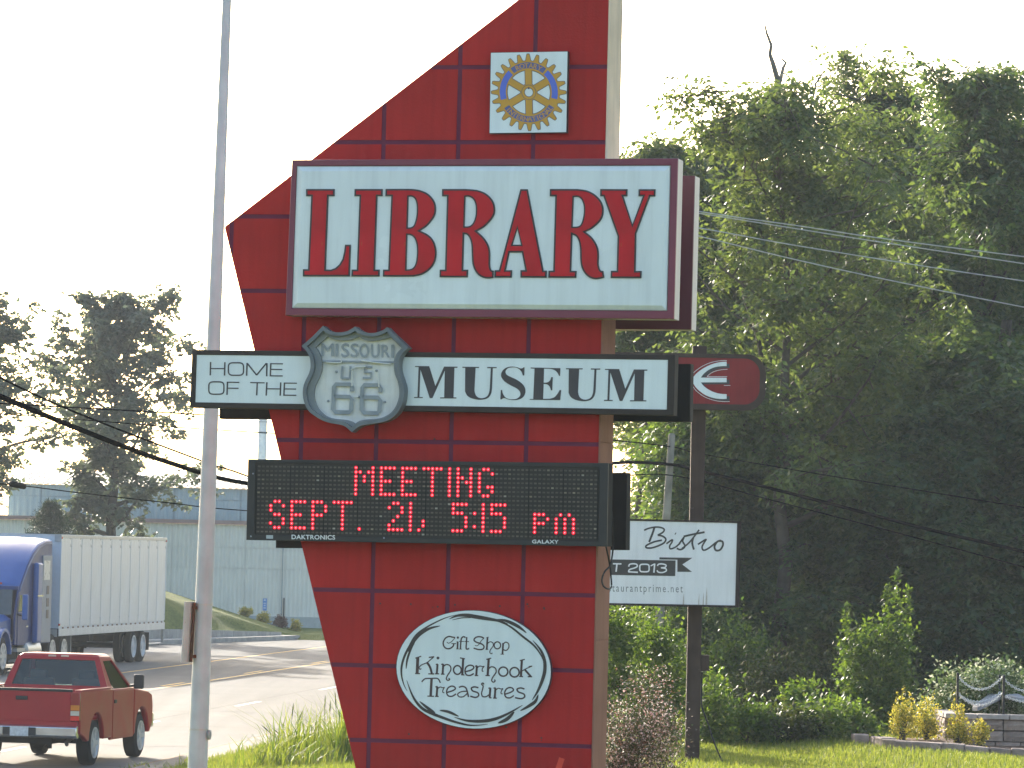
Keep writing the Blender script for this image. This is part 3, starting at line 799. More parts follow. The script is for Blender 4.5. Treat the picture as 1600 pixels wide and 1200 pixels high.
si = [(215, 285), (345, 172)] + smooth_path([(345, 172), (410, 200), (490, 213), (570, 208), (620, 195), (670, 170)], 3)[1:] + smooth_path([(670, 170), (720, 205), (790, 218), (860, 212), (930, 200), (1000, 178)], 3)[1:] + [(1120, 295)] + \
     smooth_path([(1120, 295), (1075, 335), (1045, 395), (1035, 470), (1045, 560), (1075, 640), (1092, 730), (1085, 820), (1050, 910), (1000, 970), (930, 1010), (860, 1028), (760, 1035), (680, 1050), (630, 1082)], 3)[1:] + smooth_path([(630, 1082), (590, 1055), (520, 1038), (400, 1025), (320, 995), (250, 930), (215, 860), (200, 780), (210, 700), (235, 640), (270, 560), (285, 480), (275, 400), (250, 330), (215, 285)], 3)[1:-1]
sm_ = [((a[0]), (a[1])) for a in so]
SH0, SH1 = ND + .012, ND + .13
rim = mat('grey_shield_rim', (.155, .175, .19), rough=.5, var=.15, scale=6, streak=.2)
rim2 = mat('lighter_grey_step', (.22, .24, .25), rough=.5, var=.15, scale=6)
sface = mat('weathered_white_face', (.70, .70, .67), rough=.4, var=.14, scale=4, streak=.25)
sgrey = mat('grey_shield_letter', (.27, .30, .32), rough=.5, var=.15, scale=8)
shd = thing('route_shield', SG.map(555, 675, SH1), 'grey and white route shield with raised MISSOURI US 66, fixed over the long sign', 'sign')
soP, siP = SCV(so), SCV(si)
mid = [(x * .45 + X * .55, y * .45 + Y * .55) for (x, y), (X, Y) in zip(inset(soP, 5.5), inset(soP, 5.5))]
q = MB(); frame(q, SG, soP, mid, SH0, SH1); q.build('rim', rim, shd, bevel=.006)
q = MB(); frame(q, SG, inset(mid, -.3), siP, SH0, SH1 - .045); q.build('step', rim2, shd)
q = MB(); boxpx(q, SG, inset(mid, 1.0), SH0, SH1 - .085); q.build('face', sface, shd)
FO = SH1 - .085
q = MB(); add_stroke(q, SG, SCV([(275, 430), (1042, 440)]), 3.0, FO, .016); q.build('bar', sgrey, shd)
x0 = 285
for ch, cx0, cx1, yt, yb in (('M', 285, 405, 238, 375), ('I', 432, 452, 240, 378), ('S', 490, 570, 238, 385), ('S', 588, 665, 238, 385), ('O', 680, 775, 240, 390), ('U', 800, 885, 245, 390), ('R', 910, 990, 250, 388), ('I', 1012, 1036, 250, 390)):
    q = MB(); (X0, Y0), (X1, Y1) = SCV([(cx0, yt), (cx1, yb)])
    add_text(q, SG, ch, X0, X1, Y0, Y1, FO + .012, bold=.55)
    f0 = list(q.f); nv = len(q.v); q.v += [v - SG.n * .012 for v in q.v]
    q.build('letter', sgrey, shd)
sw = 3.3
for st in ([([(500, 482), (490, 610)], sw), ([(492, 606), (570, 610)], sw), ([(575, 612), (585, 482)], sw)],
           [([(812, 492), (735, 488), (728, 545), (800, 550), (796, 606), (712, 604)], sw)]):
    letters(shd, SG, st, SCV, sgrey, FO + .002, th=.016)
def six(dx, dy):
    P = [(598, 745), (602, 705), (580, 672), (430, 670), (412, 695), (402, 930), (425, 958), (570, 962), (590, 935), (597, 830), (575, 800), (410, 797)]
    return [([(x + dx, y + dy) for x, y in P], 6.3)]
letters(shd, SG, six(0, 0), SCV, sgrey, FO + .002, 'numeral', .018); letters(shd, SG, six(296, 8), SCV, sgrey, FO + .002, 'numeral', .018)
tubeg = mat('broken_neon_tube', (.66, .66, .62), rough=.2, var=.05)
q = MB()
for pts_ in ([(330, 440), (480, 445), (482, 400)], [(590, 520), (640, 490), (740, 486)], [(600, 530), (600, 690)], [(875, 540), (880, 700)], [(620, 800), (665, 800)], [(700, 425), (860, 445), (1010, 460)]):
    q.tube([SG.map(*p, FO + .03) for p in SCV(smooth_path(pts_, 4))], .006, 6)
q.build('neon_tube', tubeg, shd)
q = MB()
for x, y in [(438, 540), (855, 530), (353, 845), (943, 855), (672, 802)]:
    p = SCV([(x, y)])[0]; q.lathe(SG.map(*p, FO), SG.n, [(0, .011), (.014, .009)], 8)
q.build('standoff', sgrey, shd)

# ---- message board of lamps
LD = 0.20
outer = [(387.5, 717.4), (950.4, 723.6), (948.2, 854), (384.9, 843.7)]
led = thing('message_board', SG.map(667, 850, LD), 'black electronic message board with red lamps spelling a meeting date', 'message board')
scr = inset(outer, 3.2)
scr = [(399.2, 722.5), (936.5, 730), (935, 846), (397, 835.5)]
q = MB(); boxpx(q, SG, outer, .004, LD - .02); q.build('housing', black, led)
q = MB(); frame(q, SG, outer, scr, LD - .02, LD); q.build('bezel', mat('black_bezel', (.026, .026, .027), rough=.45, var=.15), led, bevel=.003)
q = MB(); boxpx(q, SG, inset(scr, .3), LD - .03, LD - .012); q.build('screen', mat('brown_black_screen', (.022, .019, .017), rough=.5, var=.3, scale=2), led)
def lp(c, r):
    u, w = c / 79, r / 15
    tl, tr, br, bl = (404.8, 728.6), (930.9, 735.9), (929.6, 840.2), (402.7, 830.4)
    u = u + .012 * u * (1 - u) * -1.2        # nearer lamps stand wider apart
    return ((tl[0] * (1 - u) + tr[0] * u) * (1 - w) + (bl[0] * (1 - u) + br[0] * u) * w, (tl[1] * (1 - u) + tr[1] * u) * (1 - w) + (bl[1] * (1 - u) + br[1] * u) * w)
G57 = {'M': ['10001', '11011', '10101', '10101', '10001', '10001', '10001'], 'E': ['1111', '1000', '1000', '1110', '1000', '1000', '1111'], 'T': ['11111', '00100', '00100', '00100', '00100', '00100', '00100'],
       'I': ['1'] * 7, 'N': ['1001', '1001', '1101', '1011', '1001', '1001', '1001'], 'G': ['0110', '1001', '1000', '1000', '1011', '1001', '0110'], 'S': ['0110', '1001', '1000', '0110', '0001', '1001', '0110'],
       'P': ['1110', '1001', '1001', '1110', '1000', '1000', '1000'], '2': ['0110', '1001', '0001', '0010', '0100', '1000', '1111'], '1': ['1'] * 7, '5': ['1111', '1000', '1110', '0001', '0001', '0001', '1110'],
       'p': ['0000', '0000', '1110', '1001', '1110', '1000', '1000'], 'm': ['00000', '00000', '01010', '10101', '10101', '10101', '10101'], ':': ['0', '0', '1', '0', '0', '1', '0'], '.': ['0'] * 6 + ['1'], ',': ['00', '00', '00', '00', '01', '01', '10']}
lit = set()
def word(row, items):
    for ch, c0 in items:
        for r, line in enumerate(G57[ch]):
            for c, b_ in enumerate(line):
                if b_ == '1': lit.add((c0 + c, row + r))
word(0, [('M', 23), ('E', 29), ('E', 34), ('T', 39), ('I', 45), ('N', 47), ('G', 52)])
word(8, [('S', 3), ('E', 8), ('P', 13), ('T', 18), ('.', 24), ('2', 31), ('1', 36), (',', 38), ('5', 46), (':', 51), ('1', 53), ('5', 55), ('p', 65), ('m', 70)])
qd = MB(); qr = MB(); qc = MB()
for c in range(80):
    for r in range(16):
        x, y = lp(c, r)
        if (c, r) in lit:
            qr.lathe(SG.map(x, y, LD - .0115), SG.n, [(0, .0148), (.006, .0138), (.0085, .007)], 10)
            qc.lathe(SG.map(x, y, LD - .003), SG.n, [(0, .0055), (.003, .004)], 8)
        else:
            add_poly(qd, SG, [[(x - 1.9, y - 1.3), (x + 1.9, y - 1.25), (x + 1.9, y + 1.35), (x - 1.9, y + 1.3)]], LD - .0115, .005)
tag(qd.build('unlit_lamps', islandmat('unlit_lamp', [(0, (.055, .048, .041)), (.6, (.085, .074, .062)), (.93, (.115, .10, .08)), (.975, (.22, .19, .13)), (1, (.35, .33, .28))], .35), led), kind='stuff')  # the few palest cells are yellowish glints put into the colour
tag(qr.build('lit_lamps', glowmat('red_lamp', (1.0, .0, .03), .50), led), kind='stuff')
tag(qc.build('lamp_centres', glowmat('red_lamp_core', (1.0, .30, .32), .9), led), kind='stuff')
q = MB()
for c in range(0, 81, 8):
    a, b = lp(c - .5, -.4), lp(c - .5, 15.4); add_stroke(q, SG, [a, b], .8, LD - .0115, .003)
q.build('module_joint', black, led)
whp = mat('white_print', (.72, .74, .75), rough=.5)
q = MB(); add_text(q, SG, 'DAKTRONICS', 455.8, 523.5, 835.2, 842.2, LD + .001, 1.05, slope=.012, bold=.25); q.build('lettering', whp, led)
q = MB(); add_text(q, SG, 'GALAXY', 831.5, 872.5, 843.0, 848.8, LD + .001, 1.05, slope=.012, bold=.25); q.build('lettering', whp, led)
q = MB(); boxpx(q, SG, [(416, 836), (426.5, 836.2), (426.4, 841.8), (416, 841.5)], LD, LD + .003); q.build('data_plate', mat('grey_data_plate', (.42, .46, .48)), led)
q = MB()
for x, y in [(395.5, 740), (600, 840.5), (392, 838)]: q.lathe(SG.map(x, y, LD), SG.n, [(0, .007), (.003, .005)], 8)
q.build('screw', mat('steel_screw', (.4, .42, .5), metal=.5), led)
x = lambda y: 950.2 - .017 * (y - 723)
a, b = SG.map(x(755), 755, LD - .10), SG.map(x(805), 805, LD - .10)
MB().hexa([a, b, b - SG.n * .12, a - SG.n * .12], [p + SG.r * .006 for p in (a, b, b - SG.n * .12, a - SG.n * .12)]).build('side_plate', mat('blue_grey_plate', (.33, .38, .43), rough=.4), led)
back_cabinet('rear_message_board', 'black message board on the rear face, its right end beside the restaurant sign', (979.5, 738.5), (977.8, 859.5), 431, black, depth=.18, sidem=black, cat='message board')
# cable loop
cb = mat('black_cable', (.012, .012, .013), rough=.5)
lp_ = [(952.5, 790, .05), (956, 800, -.02), (958.5, 840, -.1), (957, 865, -.1), (953, 884, -.05), (945, 893, .02), (940.5, 905, .04), (942.5, 915, .04), (949, 920, 0), (955, 918, -.08), (955, 905, -.1), (953, 885, -.08), (950, 868, .02), (947, 855, .10)]
o = MB().tube([SG.map(x, y, d) for x, y, d in smooth_path(lp_, 5)], .007, 6).build('loose_cable', cb, smooth=True); tag(o, 'black cable looping from the right end of the message board', 'cable')

# ---- square emblem sign with the gear wheel
ED = 0.07
emb = thing('emblem_sign', SG.map(826, 210, ED), 'small square white sign with a gold and blue gear wheel emblem', 'sign')
loop = [(766.6, 82), (887.2, 80), (885.2, 207), (764.4, 208.5)]
q = MB(); boxpx(q, SG, loop, .004, ED - .006); q.build('box', mat('black_box_edge', (.03, .03, .032), rough=.5), emb)
q = MB(); boxpx(q, SG, inset(loop, .6), ED - .006, ED); q.build('face', acryl, emb)
gold_ = mat('gold_emblem', (.60, .31, .035), rough=.4, var=.06); blue_ = mat('blue_emblem', (.10, .16, .62), rough=.4, var=.06); blue2 = mat('greyed_blue_emblem', (.105, .12, .30), rough=.4); outl_ = mat('emblem_outline', (.10, .09, .14), rough=.5)
ecx, ecy, ER = 826.2, 144.2, 59.6
def ep(r, a): return (ecx + r * math.cos(a) * .985 - r * math.sin(a) * .02, ecy - r * math.sin(a) * 1.01)
gear = []
for t in range(24):
    a0 = math.pi / 2 + t * math.pi / 12
    for da, rr in ((-.085, 49.5), (-.045, 57.5), (-.028, ER), (.028, ER), (.045, 57.5), (.085, 49.5)): gear.append(ep(rr, a0 + da))
    gear.append(ep(48.6, a0 + .13))
def wedge(k):
    """opening between spokes k and k+1"""
    a0 = math.pi / 2 + k * math.pi / 3; a1 = a0 + math.pi / 3; hw = 5.2; out = []
    R1_, R0_ = 34, 16
    b0 = a0 + math.asin(5.6 / R1_); b1 = a1 - math.asin(5.6 / R1_)
    for i in range(8): out.append(ep(R1_, b0 + (b1 - b0) * i / 7))
    out.append(ep(13.5, (a0 + a1) / 2 + .10)); out.append(ep(13.5, (a0 + a1) / 2 - .10))
    return out
holes = [wedge(k) for k in range(6)]
hub = [ep(6.8, 2 * math.pi * i / 18) for i in range(18)]
q = MB(); add_poly(q, SG, [inset(gear, -.45)] + [inset(h, .5) for h in holes] + [inset(hub, .4)], ED + .0004, .002); q.build('outline', outl_, emb)
q = MB(); add_poly(q, SG, [inset(gear, .35)] + [inset(h, -.45) for h in holes] + [inset(hub, -.4)], ED + .0026, .002); q.build('gear_wheel', gold_, emb)
q = MB(); add_stroke(q, SG, [ep(11.4, 2 * math.pi * i / 24) for i in range(24)], .7, ED + .0047, .001, True); add_stroke(q, SG, [(ecx - .2, ecy - 8), (ecx - .2, ecy - 5)], 2.6, ED + .0049, .001); q.build('hub_ring', outl_, emb)
def arc_band(a0, a1, r0, r1, m, name='field'):
    n = 14; A = [math.radians(a0 + (a1 - a0) * i / n) for i in range(n + 1)]
    q = MB(); add_poly(q, SG, [[ep(r0, a) for a in A] + [ep(r1, a) for a in reversed(A)]], ED + .0050, .001); q.build(name, m, emb)
arc_band(52.5, 127.5, 37.2, 46.4, blue2); arc_band(-148, -31, 37.2, 46.4, blue2, 'field'); arc_band(133, 195, 36.5, 46, blue_); arc_band(-13.5, 48, 36.5, 46, blue_)
def arc_text(body, a0, a1, r, size, flip):
    q = MB(); n = len(body)
    for i, ch in enumerate(body):
        a = math.radians(a0 + (a1 - a0) * i / (n - 1))
        vs, fs = text_loops(ch); w = max(v[0] for v in vs) + min(v[0] for v in vs)
        P = []
        for x_, y_ in vs:
            X_ = (x_ - w / 2) * size * 1.05; Y_ = (y_ - .36) * size
            if not flip: rr, aa = r + Y_, a - X_ / r
            else: rr, aa = r - Y_, a + X_ / r
            P.append(ep(rr, aa))
        for k, (bx, by) in enumerate(((-.18, 0), (.18, 0))): q.add([SG.map(p[0] + bx, p[1] + by, ED + .0066 + k * .0003) for p in P], fs)
    q.build('lettering', gold_, emb)
arc_text('ROTARY', 114, 64, 41.6, 10.4, False); arc_text('INTERNATIONAL', -141, -36, 41.6, 10.0, True)

# ---- oval sign
OD = 0.06
ov = thing('oval_sign', SG.map(740, 1139, OD), 'oval white sign with a brushed wreath and ornate GIFT SHOP lettering', 'sign')
def oval(f, k=64, dx=0, dy=0): return [(740.0 + dx + 121.4 * f * math.cos(2 * math.pi * i / k) , 1046.2 + dy + 92.8 * f * math.sin(2 * math.pi * i / k) + 3.5 * f * math.cos(2 * math.pi * i / k)) for i in range(k)]
q = MB(); boxpx(q, SG, oval(1.0), .004, OD - .006); q.build('backing', mat('dark_oval_edge', (.055, .035, .05), rough=.5), ov)
q = MB(); boxpx(q, SG, oval(.992), OD - .006, OD); q.build('face', acryl, ov)
OV = lambda p: crop(p, 610, 940, 5.715)
wr = []
def brush(pts_, wmax): 
    p = OV(smooth_path(pts_, 5)); n = len(p)
    wr.append((p, [max(.35, wmax * (math.sin(math.pi * (i + .4) / n) ** .8)) for i in range(n)]))
brush([(600, 115), (480, 150), (330, 225), (230, 300), (170, 400), (125, 490), (100, 580), (100, 660), (120, 740), (150, 800)], 3.6)
brush([(445, 217), (350, 240), (260, 295), (200, 370), (160, 450)], 5.0)
brush([(220, 360), (180, 430), (150, 520), (140, 600)], 3.4)
brush([(525, 155), (600, 125), (680, 122), (760, 135), (850, 150), (960, 170), (1050, 200)], 6.2)
brush([(550, 165), (640, 145), (720, 145)], 1.6)
brush([(930, 160), (1020, 168), (1100, 200), (1160, 235), (1215, 280)], 5.2)
brush([(900, 160), (1000, 190), (1080, 230), (1180, 310), (1280, 390), (1340, 470), (1365, 530)], 3.2)
brush([(1270, 345), (1340, 430), (1375, 520), (1378, 620), (1350, 720), (1310, 810), (1265, 880)], 5.4)
brush([(1320, 830), (1295, 890), (1240, 930), (1160, 975)], 5.2)
brush([(145, 700), (180, 800), (220, 880), (280, 950), (350, 990), (450, 1030), (580, 1075), (720, 1105), (870, 1095)], 4.6)
brush([(260, 890), (320, 940), (380, 985), (400, 1005)], 4.6)
brush([(440, 970), (520, 985), (610, 1025)], 4.2)
brush([(570, 1032), (680, 1062), (800, 1068), (920, 1052), (1040, 1005), (1180, 925)], 5.0)
brush([(960, 1085), (1040, 1050), (1105, 985)], 5.6)
q = MB()
for i, (p, w) in enumerate(wr): add_stroke(q, SG, p, w, OD + .0006 + i * .0002, .001)
q.build('wreath', mat('brown_black_print', (.055, .045, .042), rough=.5), ov)
KV = lambda p: crop(p, 630, 980, 7.273)
brn = mat('brown_print', (.075, .045, .045), rough=.5)
def el(cx, cy, a, b, k=20): return [(cx + a * math.cos(2 * math.pi * i / k), cy + b * math.sin(2 * math.pi * i / k)) for i in range(k)]
t, T_ = 1.4, 3.6
def glyph(*st):
    out = []
    for s in st:
        if len(s) > 2: out.append((s[0], s[1], 1))
        elif len(s[0]) > 2: out.append((smooth_path(s[0], 5), s[1]))
        else: out.append(s)
    out = [(o_[0], o_[1] * 1.3) + tuple(o_[2:]) for o_ in out]
    letters(ov, SG, out, KV, brn, OD + .0006, th=.001)
glyph(([(590, 118), (555, 112), (520, 105), (480, 125), (455, 172), (462, 215), (490, 241), (530, 242), (565, 218), (576, 186)], 1.7), ([(588, 122), (548, 165), (515, 182), (496, 168)], .9), ([(548, 186), (602, 187)], 1.0))
glyph(([(620, 165), (616, 244)], 2.0), ([(605, 168), (622, 164)], .9), ([(602, 246), (632, 247)], .9), (el(621, 118, 5, 6), 1.6, 1))
glyph(([(708, 118), (685, 108), (662, 128), (655, 170), (650, 246)], 1.7), ([(635, 161), (690, 162)], .9), ([(636, 248), (668, 249)], .9))
glyph(([(722, 112), (718, 180), (715, 238), (728, 250), (750, 240)], 1.7), ([(695, 162), (748, 164)], .9))
glyph(([(918, 126), (890, 112), (850, 108), (815, 124), (806, 150), (835, 172), (890, 190), (918, 218), (905, 248), (860, 254), (800, 238)], 1.7), ([(815, 205), (835, 212), (860, 195), (890, 150), (918, 126)], .9))
glyph(([(958, 112), (950, 250)], 2.1), ([(945, 120), (972, 112)], .9), ([(936, 252), (966, 253)], .9), ([(952, 192), (985, 166), (1018, 178), (1022, 212), (990, 258), (985, 290), (1003, 302), (1012, 290)], 1.1))
glyph((el(1070, 206, 37, 40), 1.5, 1))
glyph(([(1136, 180), (1128, 304)], 2.1), ([(1105, 306), (1145, 308)], .9), ([(1133, 195), (1165, 170), (1198, 190), (1198, 235), (1168, 264), (1130, 250)], 1.3))
glyph(([(166, 340), (158, 522)], T_), ([(138, 352), (168, 342), (205, 330)], t), ([(135, 526), (190, 527)], t), ([(348, 336), (310, 370), (270, 402), (210, 428), (182, 455), (190, 478), (206, 470)], 1.2), ([(272, 402), (305, 455), (325, 525)], 2.6), ([(290, 343), (352, 335)], t), ([(285, 530), (352, 531)], t))
glyph(([(390, 420), (382, 526)], 2.5), ([(370, 424), (392, 418)], t), ([(362, 529), (408, 530)], t), (el(395, 350, 6, 6), 2.2, 1))
glyph(([(455, 418), (448, 530)], 2.5), ([(432, 424), (456, 416)], t), ([(428, 533), (470, 534)], t), ([(450, 452), (490, 424), (532, 440), (540, 488), (505, 545), (490, 585), (508, 605), (528, 592), (515, 580)], 1.5))
glyph((el(616, 486, 44, 50), 1.8, 1), ([(682, 350), (672, 536)], 2.6), ([(645, 348), (702, 360)], t), ([(658, 540), (695, 542)], t))
glyph(([(702, 506), (770, 488), (802, 462), (792, 440), (755, 432), (715, 455), (702, 500), (718, 540), (760, 548), (802, 526)], 1.7))
glyph(([(838, 438), (830, 546)], 2.5), ([(816, 444), (840, 436)], t), ([(812, 549), (852, 550)], t), ([(834, 470), (868, 442), (905, 448), (922, 442)], 1.2), ([(922, 442), (900, 470), (898, 498), (912, 502)], 1.2))
glyph(([(972, 355), (960, 546)], 2.8), ([(945, 366), (1000, 352)], t), ([(935, 549), (985, 551)], t), ([(960, 485), (1000, 450), (1045, 464), (1056, 510), (1020, 565), (1005, 605), (1025, 625), (1045, 610), (1035, 596)], 1.5))
glyph((el(1137, 505, 52, 52), 1.9, 1)); glyph((el(1265, 512, 53, 54), 1.9, 1))
glyph(([(1348, 372), (1338, 556)], 2.7), ([(1325, 380), (1382, 365)], t), ([(1318, 559), (1362, 561)], t), ([(1345, 500), (1400, 470), (1455, 446)], 1.2), ([(1382, 482), (1450, 560)], 2.4), ([(1425, 450), (1465, 442)], t), ([(1415, 562), (1465, 563)], t))
glyph(([(210, 622), (248, 586), (320, 582), (392, 584), (422, 632)], 1.5), ([(322, 585), (312, 780)], 3.0), ([(275, 783), (350, 785)], t))
glyph(([(388, 675), (380, 782)], 2.5), ([(366, 680), (390, 672)], t), ([(362, 785), (402, 787)], t), ([(384, 706), (418, 680), (448, 688), (470, 682)], 1.2), ([(470, 682), (452, 712), (450, 738), (468, 746)], 1.2))
glyph(([(495, 742), (560, 722), (592, 700), (582, 678), (548, 670), (508, 692), (493, 738), (510, 778), (555, 785), (600, 758)], 1.7))
glyph(([(632, 684), (672, 672), (712, 690), (730, 740), (742, 794)], 1.8), ([(722, 728), (665, 732), (620, 758), (635, 790), (685, 788), (728, 752)], 1.4))
glyph(([(855, 688), (810, 678), (775, 692), (790, 724), (845, 744), (858, 776), (822, 798), (762, 784)], 1.8))
glyph(([(918, 650), (905, 634), (890, 648), (908, 668), (900, 712), (890, 756), (905, 788), (945, 788), (982, 762)], 1.5), ([(990, 690), (982, 800)], 2.5), ([(968, 694), (992, 688)], t), ([(978, 802), (1004, 803)], t))
glyph(([(1048, 690), (1040, 802)], 2.5), ([(1026, 694), (1050, 686)], t), ([(1022, 805), (1064, 806)], t), ([(1044, 722), (1080, 694), (1112, 702), (1135, 696)], 1.2), ([(1135, 696), (1116, 724), (1112, 752), (1130, 758)], 1.2))
glyph(([(1155, 762), (1220, 740), (1252, 716), (1240, 692), (1205, 686), (1168, 708), (1152, 755), (1170, 796), (1215, 802), (1258, 776)], 1.7))
glyph(([(1378, 702), (1335, 690), (1295, 704), (1310, 736), (1368, 758), (1380, 790), (1342, 812), (1270, 800)], 1.8))

# ---- small orange marker at the foot
mk = SG.map(875, 1188, .45); mz = gzf(mk.x, mk.y)
o = thing('marker_stake', (mk.x, mk.y, mz), 'bright orange red marker stake standing at the foot of the pylon', 'stake')
rot2 = Matrix.Rotation(.3, 3, 'Y')
MB().box((mk.x, mk.y, (mz + mk.z) / 2 - .05), (.012, .012, mk.z - mz)).build('stake', mat('orange_stake', (.55, .07, .03)), o)
MB().box((mk.x, mk.y - .004, mk.z - .03), (.045, .008, .10), rot2).build('flag', mat('orange_flag', (.70, .06, .03), rough=.6), o)

# ================================================================== steel pole at the left with a rusty backed plate
pb = at(307, 1205, 38); PX0 = at(308.5, 1200, 38); PX1 = at(354.5, 0, 38)
dirp = (PX1 - PX0) / (PX1.z - PX0.z); zb = gzf(PX0.x, 38) - .2
base = PX0 + dirp * (zb - PX0.z); top = PX0 + dirp * (PX1.z + 1.6 - PX0.z)
steel = mat('galvanised_steel', (.52, .55, .57), rough=.5, metal=.1, var=.10, scale=5, streak=.12)
pole = thing('steel_pole', base, 'tall tapered grey steel pole left of the red pylon', 'pole')
rb, rt = 31 / 2 / (FPX / 38), 14.5 / 2 / (FPX / 38)
n = 12
MB().tube([base.lerp(top, i / n) for i in range(n + 1)], [(rb + (rt - rb) * (((base.lerp(top, i / n)).z - PX0.z) / (PX1.z - PX0.z))) for i in range(n + 1)], 24).build('shaft', steel, pole, smooth=True)
def pz(y): return PX0.lerp(PX1, (1200 - y) / 1200)
for y, r_ in ((946, 1.03), (1140, 1.03)):
    p = pz(y); rr = (rb + (rt - rb) * (1200 - y) / 1200) * r_
    MB().tube([p - V((0, 0, .008)), p + V((0, 0, .008))], rr, 24).build('band', mat('steel_band', (.5, .5, .48), metal=.6, rough=.35), pole)
p = pz(1148) + V((.092, -.02, 0)); MB().lathe(p, (1, -.3, 0), [(0, .045), (.012, .045), (.016, .03)], 16).build('handhole_cover', mat('dull_cover', (.30, .31, .31), metal=.3), pole)
pl = pz(987); rustm = mat('rusty_back', (.10, .045, .025), rough=.9, var=.5, scale=14)
wpl = mat('worn_white_plate', (.62, .60, .57), rough=.5, var=.1, scale=6, streak=.2, speck=((.20, .08, .03), 22, .66))
pt = thing('pole_sign', at(296, 1035, 37.9), 'white sign plate seen edge on, strapped with rusty brackets to the steel pole', 'sign')
R1_ = Matrix.Rotation(math.radians(62), 3, 'Z')
za, zb_ = at(294, 1035, 37.9).z, at(294, 940, 37.9).z
c0 = at(293.5, 988, 37.9)
lean = Matrix.Rotation(.030, 3, 'Y')
MB().box((c0.x, c0.y, (za + zb_) / 2), (.16, .012, zb_ - za), lean @ R1_).build('plate', wpl, pt)
MB().box((c0.x + .042, c0.y + .02, (za + zb_) / 2), (.03, .018, zb_ - za - .01), lean @ R1_).build('rear_channel', rustm, pt)
for f_ in (.1, .9): MB().box((c0.x + .055, c0.y + .04, za + (zb_ - za) * f_), (.05, .04, .03)).build('bracket', rustm, pt)

# ================================================================== brown post with the two restaurant signs
YP = 58.0
FP = Plane(V((0, YP, 0)), 0.0)
postm = mat('dark_brown_post', (.066, .045, .037), rough=.85, spec=.08, var=.2, scale=4, streak=.25, speck=((.16, .13, .11), 12, .70))
fr = mat('dark_sign_frame', (.042, .033, .030), rough=.85, spec=.08, var=.15)
pbase = FP.map(1081, 1200); gzp = gzf(pbase.x, YP + .1)
post = thing('sign_post', (pbase.x, YP + .11, gzp), 'square dark brown post carrying the red pill sign and white restaurant sign', 'post')
a0, a1 = FP.map(1081, 1200, -.11), FP.map(1093.2, 541, -.11); dz = (a1 - a0) / (a1.z - a0.z); low = a0 + dz * (gzp - .3 - a0.z); hw = .098
MB().hexa([low + V((sx * hw, sy * hw, 0)) for sx, sy in ((-1, -1), (1, -1), (1, 1), (-1, 1))], [a1 + V((sx * hw, sy * hw, 0)) for sx, sy in ((-1, -1), (1, -1), (1, 1), (-1, 1))]).build('shaft', postm, post, bevel=.008)
bx = FP.map(1101, 1036, -.11); MB().box(bx, (.12, .14, .22)).build('junction_box', postm, post, bevel=.006)
cpts = [(1097, 1050), (1096, 1080), (1097, 1105), (1106, 1130), (1116, 1160), (1124, 1180), (1133, 1197), (1140, 1206)]
MB().tube([FP.map(x, y, -.05 + .004 * i) for i, (x, y) in enumerate(smooth_path(cpts, 3))], .012, 6).build('power_cord', cb, post, smooth=True)
bsn = thing('white_sign', FP.map(1050, 948), 'white rectangular restaurant sign reading Bistro on the brown post', 'sign')
outer = [(812, 806.5), (1158.5, 814.6), (1155, 949.5), (808, 943)]; inner = [(816, 810), (1151.8, 817.3), (1148.6, 946), (812, 939.6)]
wht = mat('white_panel_face', (.80, .79, .80), rough=.3, var=.05, scale=1.5, streak=.10)
q = MB(); boxpx(q, FP, outer, 0.0, .22); q.build('cabinet', fr, bsn)
q = MB(); frame(q, FP, outer, inner, .22, .245); q.build('frame', fr, bsn)
q = MB(); boxpx(q, FP, inset(inner, -.2), .221, .235); q.build('face', wht, bsn)
BV = lambda p: crop(p, 950, 800, 7.62)
prt = mat('charcoal_print', (.050, .046, .044), rough=.5)
bo = .2355
def script(*st): letters(bsn, FP, [(smooth_path(s[0], 5), s[1]) if len(s[0]) > 2 else s for s in st], BV, prt, bo, th=.002)
script(([(430, 218), (480, 196), (560, 180), (625, 184), (668, 205), (655, 240), (592, 276)], 2.6), ([(552, 186), (528, 260), (490, 358)], 3.2), ([(592, 276), (650, 288), (688, 322), (668, 366), (600, 402), (520, 427), (460, 426), (452, 405), (490, 380), (560, 352), (642, 336)], 2.7))
script(([(695, 378), (765, 330), (758, 365), (735, 402), (742, 438), (800, 420), (858, 372)], 2.5), ([(799, 254), (808, 260)], 3.4))
script(([(848, 378), (905, 300), (888, 345), (915, 400), (898, 432), (858, 448), (818, 432)], 2.7))
script(([(900, 292), (1000, 268), (1150, 240)], 3.0), ([(880, 436), (960, 370), (1020, 300), (1085, 212)], 2.5), ([(1015, 305), (1003, 370), (1022, 448)], 3.1))
script(([(1070, 386), (1165, 326), (1150, 355), (1120, 415), (1138, 455), (1200, 430), (1285, 362)], 2.6))
script(([(1345, 338), (1300, 355), (1268, 410), (1285, 456), (1335, 450), (1368, 395), (1362, 352), (1325, 345)], 3.0))
q = MB(); add_poly(q, FP, [BV([(612, 540), (1005, 545), (885, 625), (1000, 713), (826, 712), (826, 568), (612, 565)])], bo, .002); q.build('ribbon_tail', prt, bsn)
q = MB(); add_poly(q, FP, [BV([(-700, 552), (805, 577), (800, 763), (-700, 736)])], bo, .002); q.build('banner', prt, bsn)
def wtxt(*st):
    q = MB()
    for i, s in enumerate(st): add_stroke(q, FP, BV(smooth_path(s[0], 4) if len(s[0]) > 2 and len(s) < 3 else s[0]), s[1], bo + .0024 + i * .0003, .001, len(s) > 2)
    q.build('letter', wht, bsn)
wtxt(([(58, 616), (160, 618)], 2.2), ([(107, 616), (96, 712)], 2.4))
wtxt(([(246, 650), (258, 624), (300, 616), (342, 624), (346, 650), (310, 668), (256, 686), (245, 716)], 2.2), ([(244, 712), (356, 718)], 2.2))
